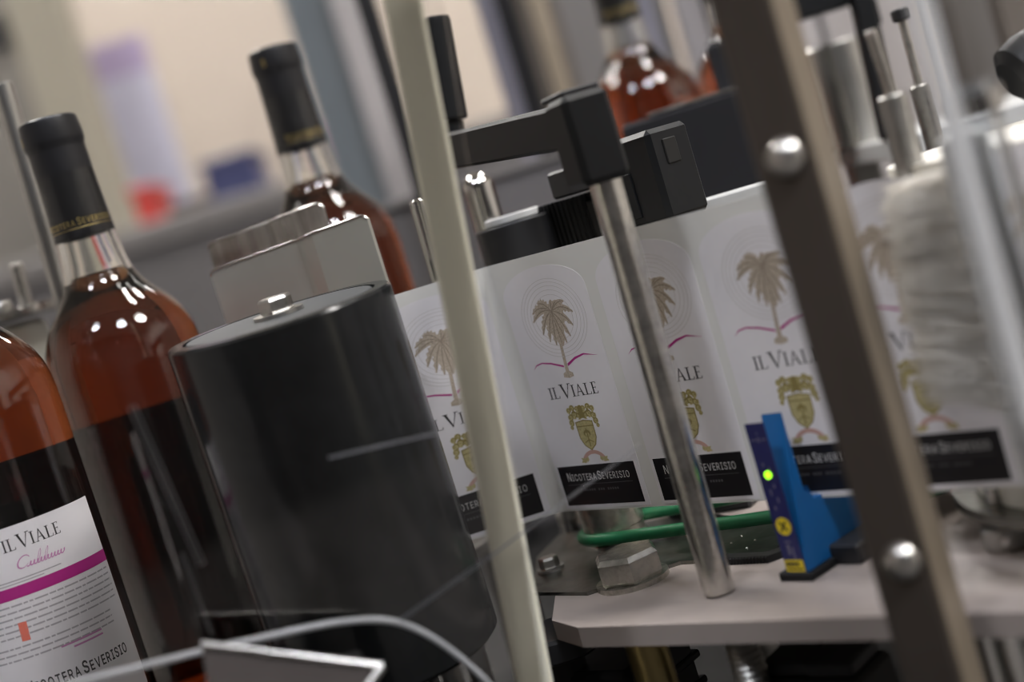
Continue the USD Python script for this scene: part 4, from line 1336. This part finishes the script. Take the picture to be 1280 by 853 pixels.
# grey deck machinery between (horizontal bodies behind the plates)
q = P(560, 300, 1.25)
t = thing('rear_cabinet', 'low dark grey machine cabinet behind the bent plates', 'cabinet', (q[0], q[1], Z_DECK))
zq = P(640, 215, 1.2)[2]
part(t, 'body', boxz(P(380, 300, 1.2)[0], P(745, 250, 1.2)[0], q[1] - .02, q[1] + .12, Z_DECK, zq), 'bench_grey')
part(t, 'top', boxz(P(375, 300, 1.2)[0], P(750, 250, 1.2)[0], q[1] - .025, q[1] + .125, zq, zq + .006), 'grey_panel')

# ------------------------------------------------------------------ far background
bt = P(240, 262, 3.0)
ZB = bt[2]
t = thing('work_bench', 'long grey bench far behind the machine, out of focus', 'bench', (bt[0], bt[1] + .3, 0))
part(t, 'bench_top', boxz(-2.2, .25, bt[1] - .02, bt[1] + .6, ZB - .05, ZB, .004), 'grey_panel')
part(t, 'bench_front', boxz(-2.15, .2, bt[1], bt[1] + .03, .3, ZB - .05, .004), 'bench_grey')
for x in (-2.1, -1.0, .15):
    part(t, 'leg', boxz(x - .04, x + .04, bt[1] + .04, bt[1] + .5, 0, ZB - .05, .004), 'void_steel')


def crate(label, m, px, wpx, hh_, d_=3.1, dy=.2):
    q_ = P(px, 250, d_)
    w = wpx * d_ / FPX
    y0 = bt[1] + dy - .12
    t_ = thing('crate', label, 'crate', (q_[0], y0 + .1, ZB))
    part(t_, 'body', [boxz(q_[0] - w / 2, q_[0] + w / 2, y0, y0 + .2, ZB, ZB + hh_ * .82, .006)], m)
    part(t_, 'rim', boxz(q_[0] - w / 2 - .006, q_[0] + w / 2 + .006, y0 - .006, y0 + .206, ZB + hh_ * .82, ZB + hh_, .006), m)


crate('small red crate on the far bench', 'red_plastic', 182, 26, .085)
crate('navy blue crate on the far bench', 'navy_plastic', 300, 66, .095)
crate('brown carton on the far bench between the red and navy crates', 'brown_card', 236, 50, .028)
crate('pinkish carton on the far bench behind the second bottle neck', 'pink_card', 440, 34, .10)
crate('lilac carton on the far bench left of the dark upright', 'lilac_card', 492, 36, .12)

# banner stand behind the bench
q = P(166, 140, 3.9)
w = 80 * 3.9 / FPX
t = thing('banner', 'roll-up banner, lilac above and white below, against the cream wall', 'banner', (q[0], q[1], 0))
zb1, zb2, zb3 = P(172, 210, 3.9)[2] - .5, P(160, 95, 3.9)[2], P(150, 50, 3.9)[2]
part(t, 'white_panel', boxz(q[0] - w / 2, q[0] + w / 2, q[1], q[1] + .012, .12, zb2), 'banner_white')
part(t, 'lilac_panel', boxz(q[0] - w / 2, q[0] + w / 2, q[1], q[1] + .012, zb2 + .001, zb3), 'banner_lilac')
part(t, 'foot', boxz(q[0] - w / 2 - .05, q[0] + w / 2 + .05, q[1] - .12, q[1] + .12, 0, .12), 'dull_steel')
# pillar and cabinet at the far left
q = P(74, 110, 3.6)
w = 72 * 3.6 / FPX
t = thing('far_pillar', 'olive grey pillar left of the banner', 'pillar', (q[0], q[1], 0))
part(t, 'shaft', boxz(q[0] - w / 2, q[0] + w / 2, q[1], q[1] + .12, .08, 2.6, .006), 'olive_panel')
part(t, 'plinth', boxz(q[0] - w / 2 - .03, q[0] + w / 2 + .03, q[1] - .03, q[1] + .15, 0, .08, .006), 'bench_grey')
q = P(6, 130, 4.0)
w = 90 * 4.0 / FPX
t = thing('far_cabinet', 'grey cabinet at the far left edge', 'cabinet', (q[0], q[1], 0))
part(t, 'body', boxz(q[0] - w, q[0] + w / 2, q[1], q[1] + .4, .06, 2.3, .006), 'column_grey')
part(t, 'plinth', boxz(q[0] - w + .02, q[0] + w / 2 - .02, q[1] + .02, q[1] + .38, 0, .06, .004), 'void_steel')
qd = P(0, 38, 3.98)
part(t, 'vent', boxat((qd[0] - .03, q[1] - .004, qd[2]), (.11, .012, .10), .003), 'black_satin', label='round black vent')
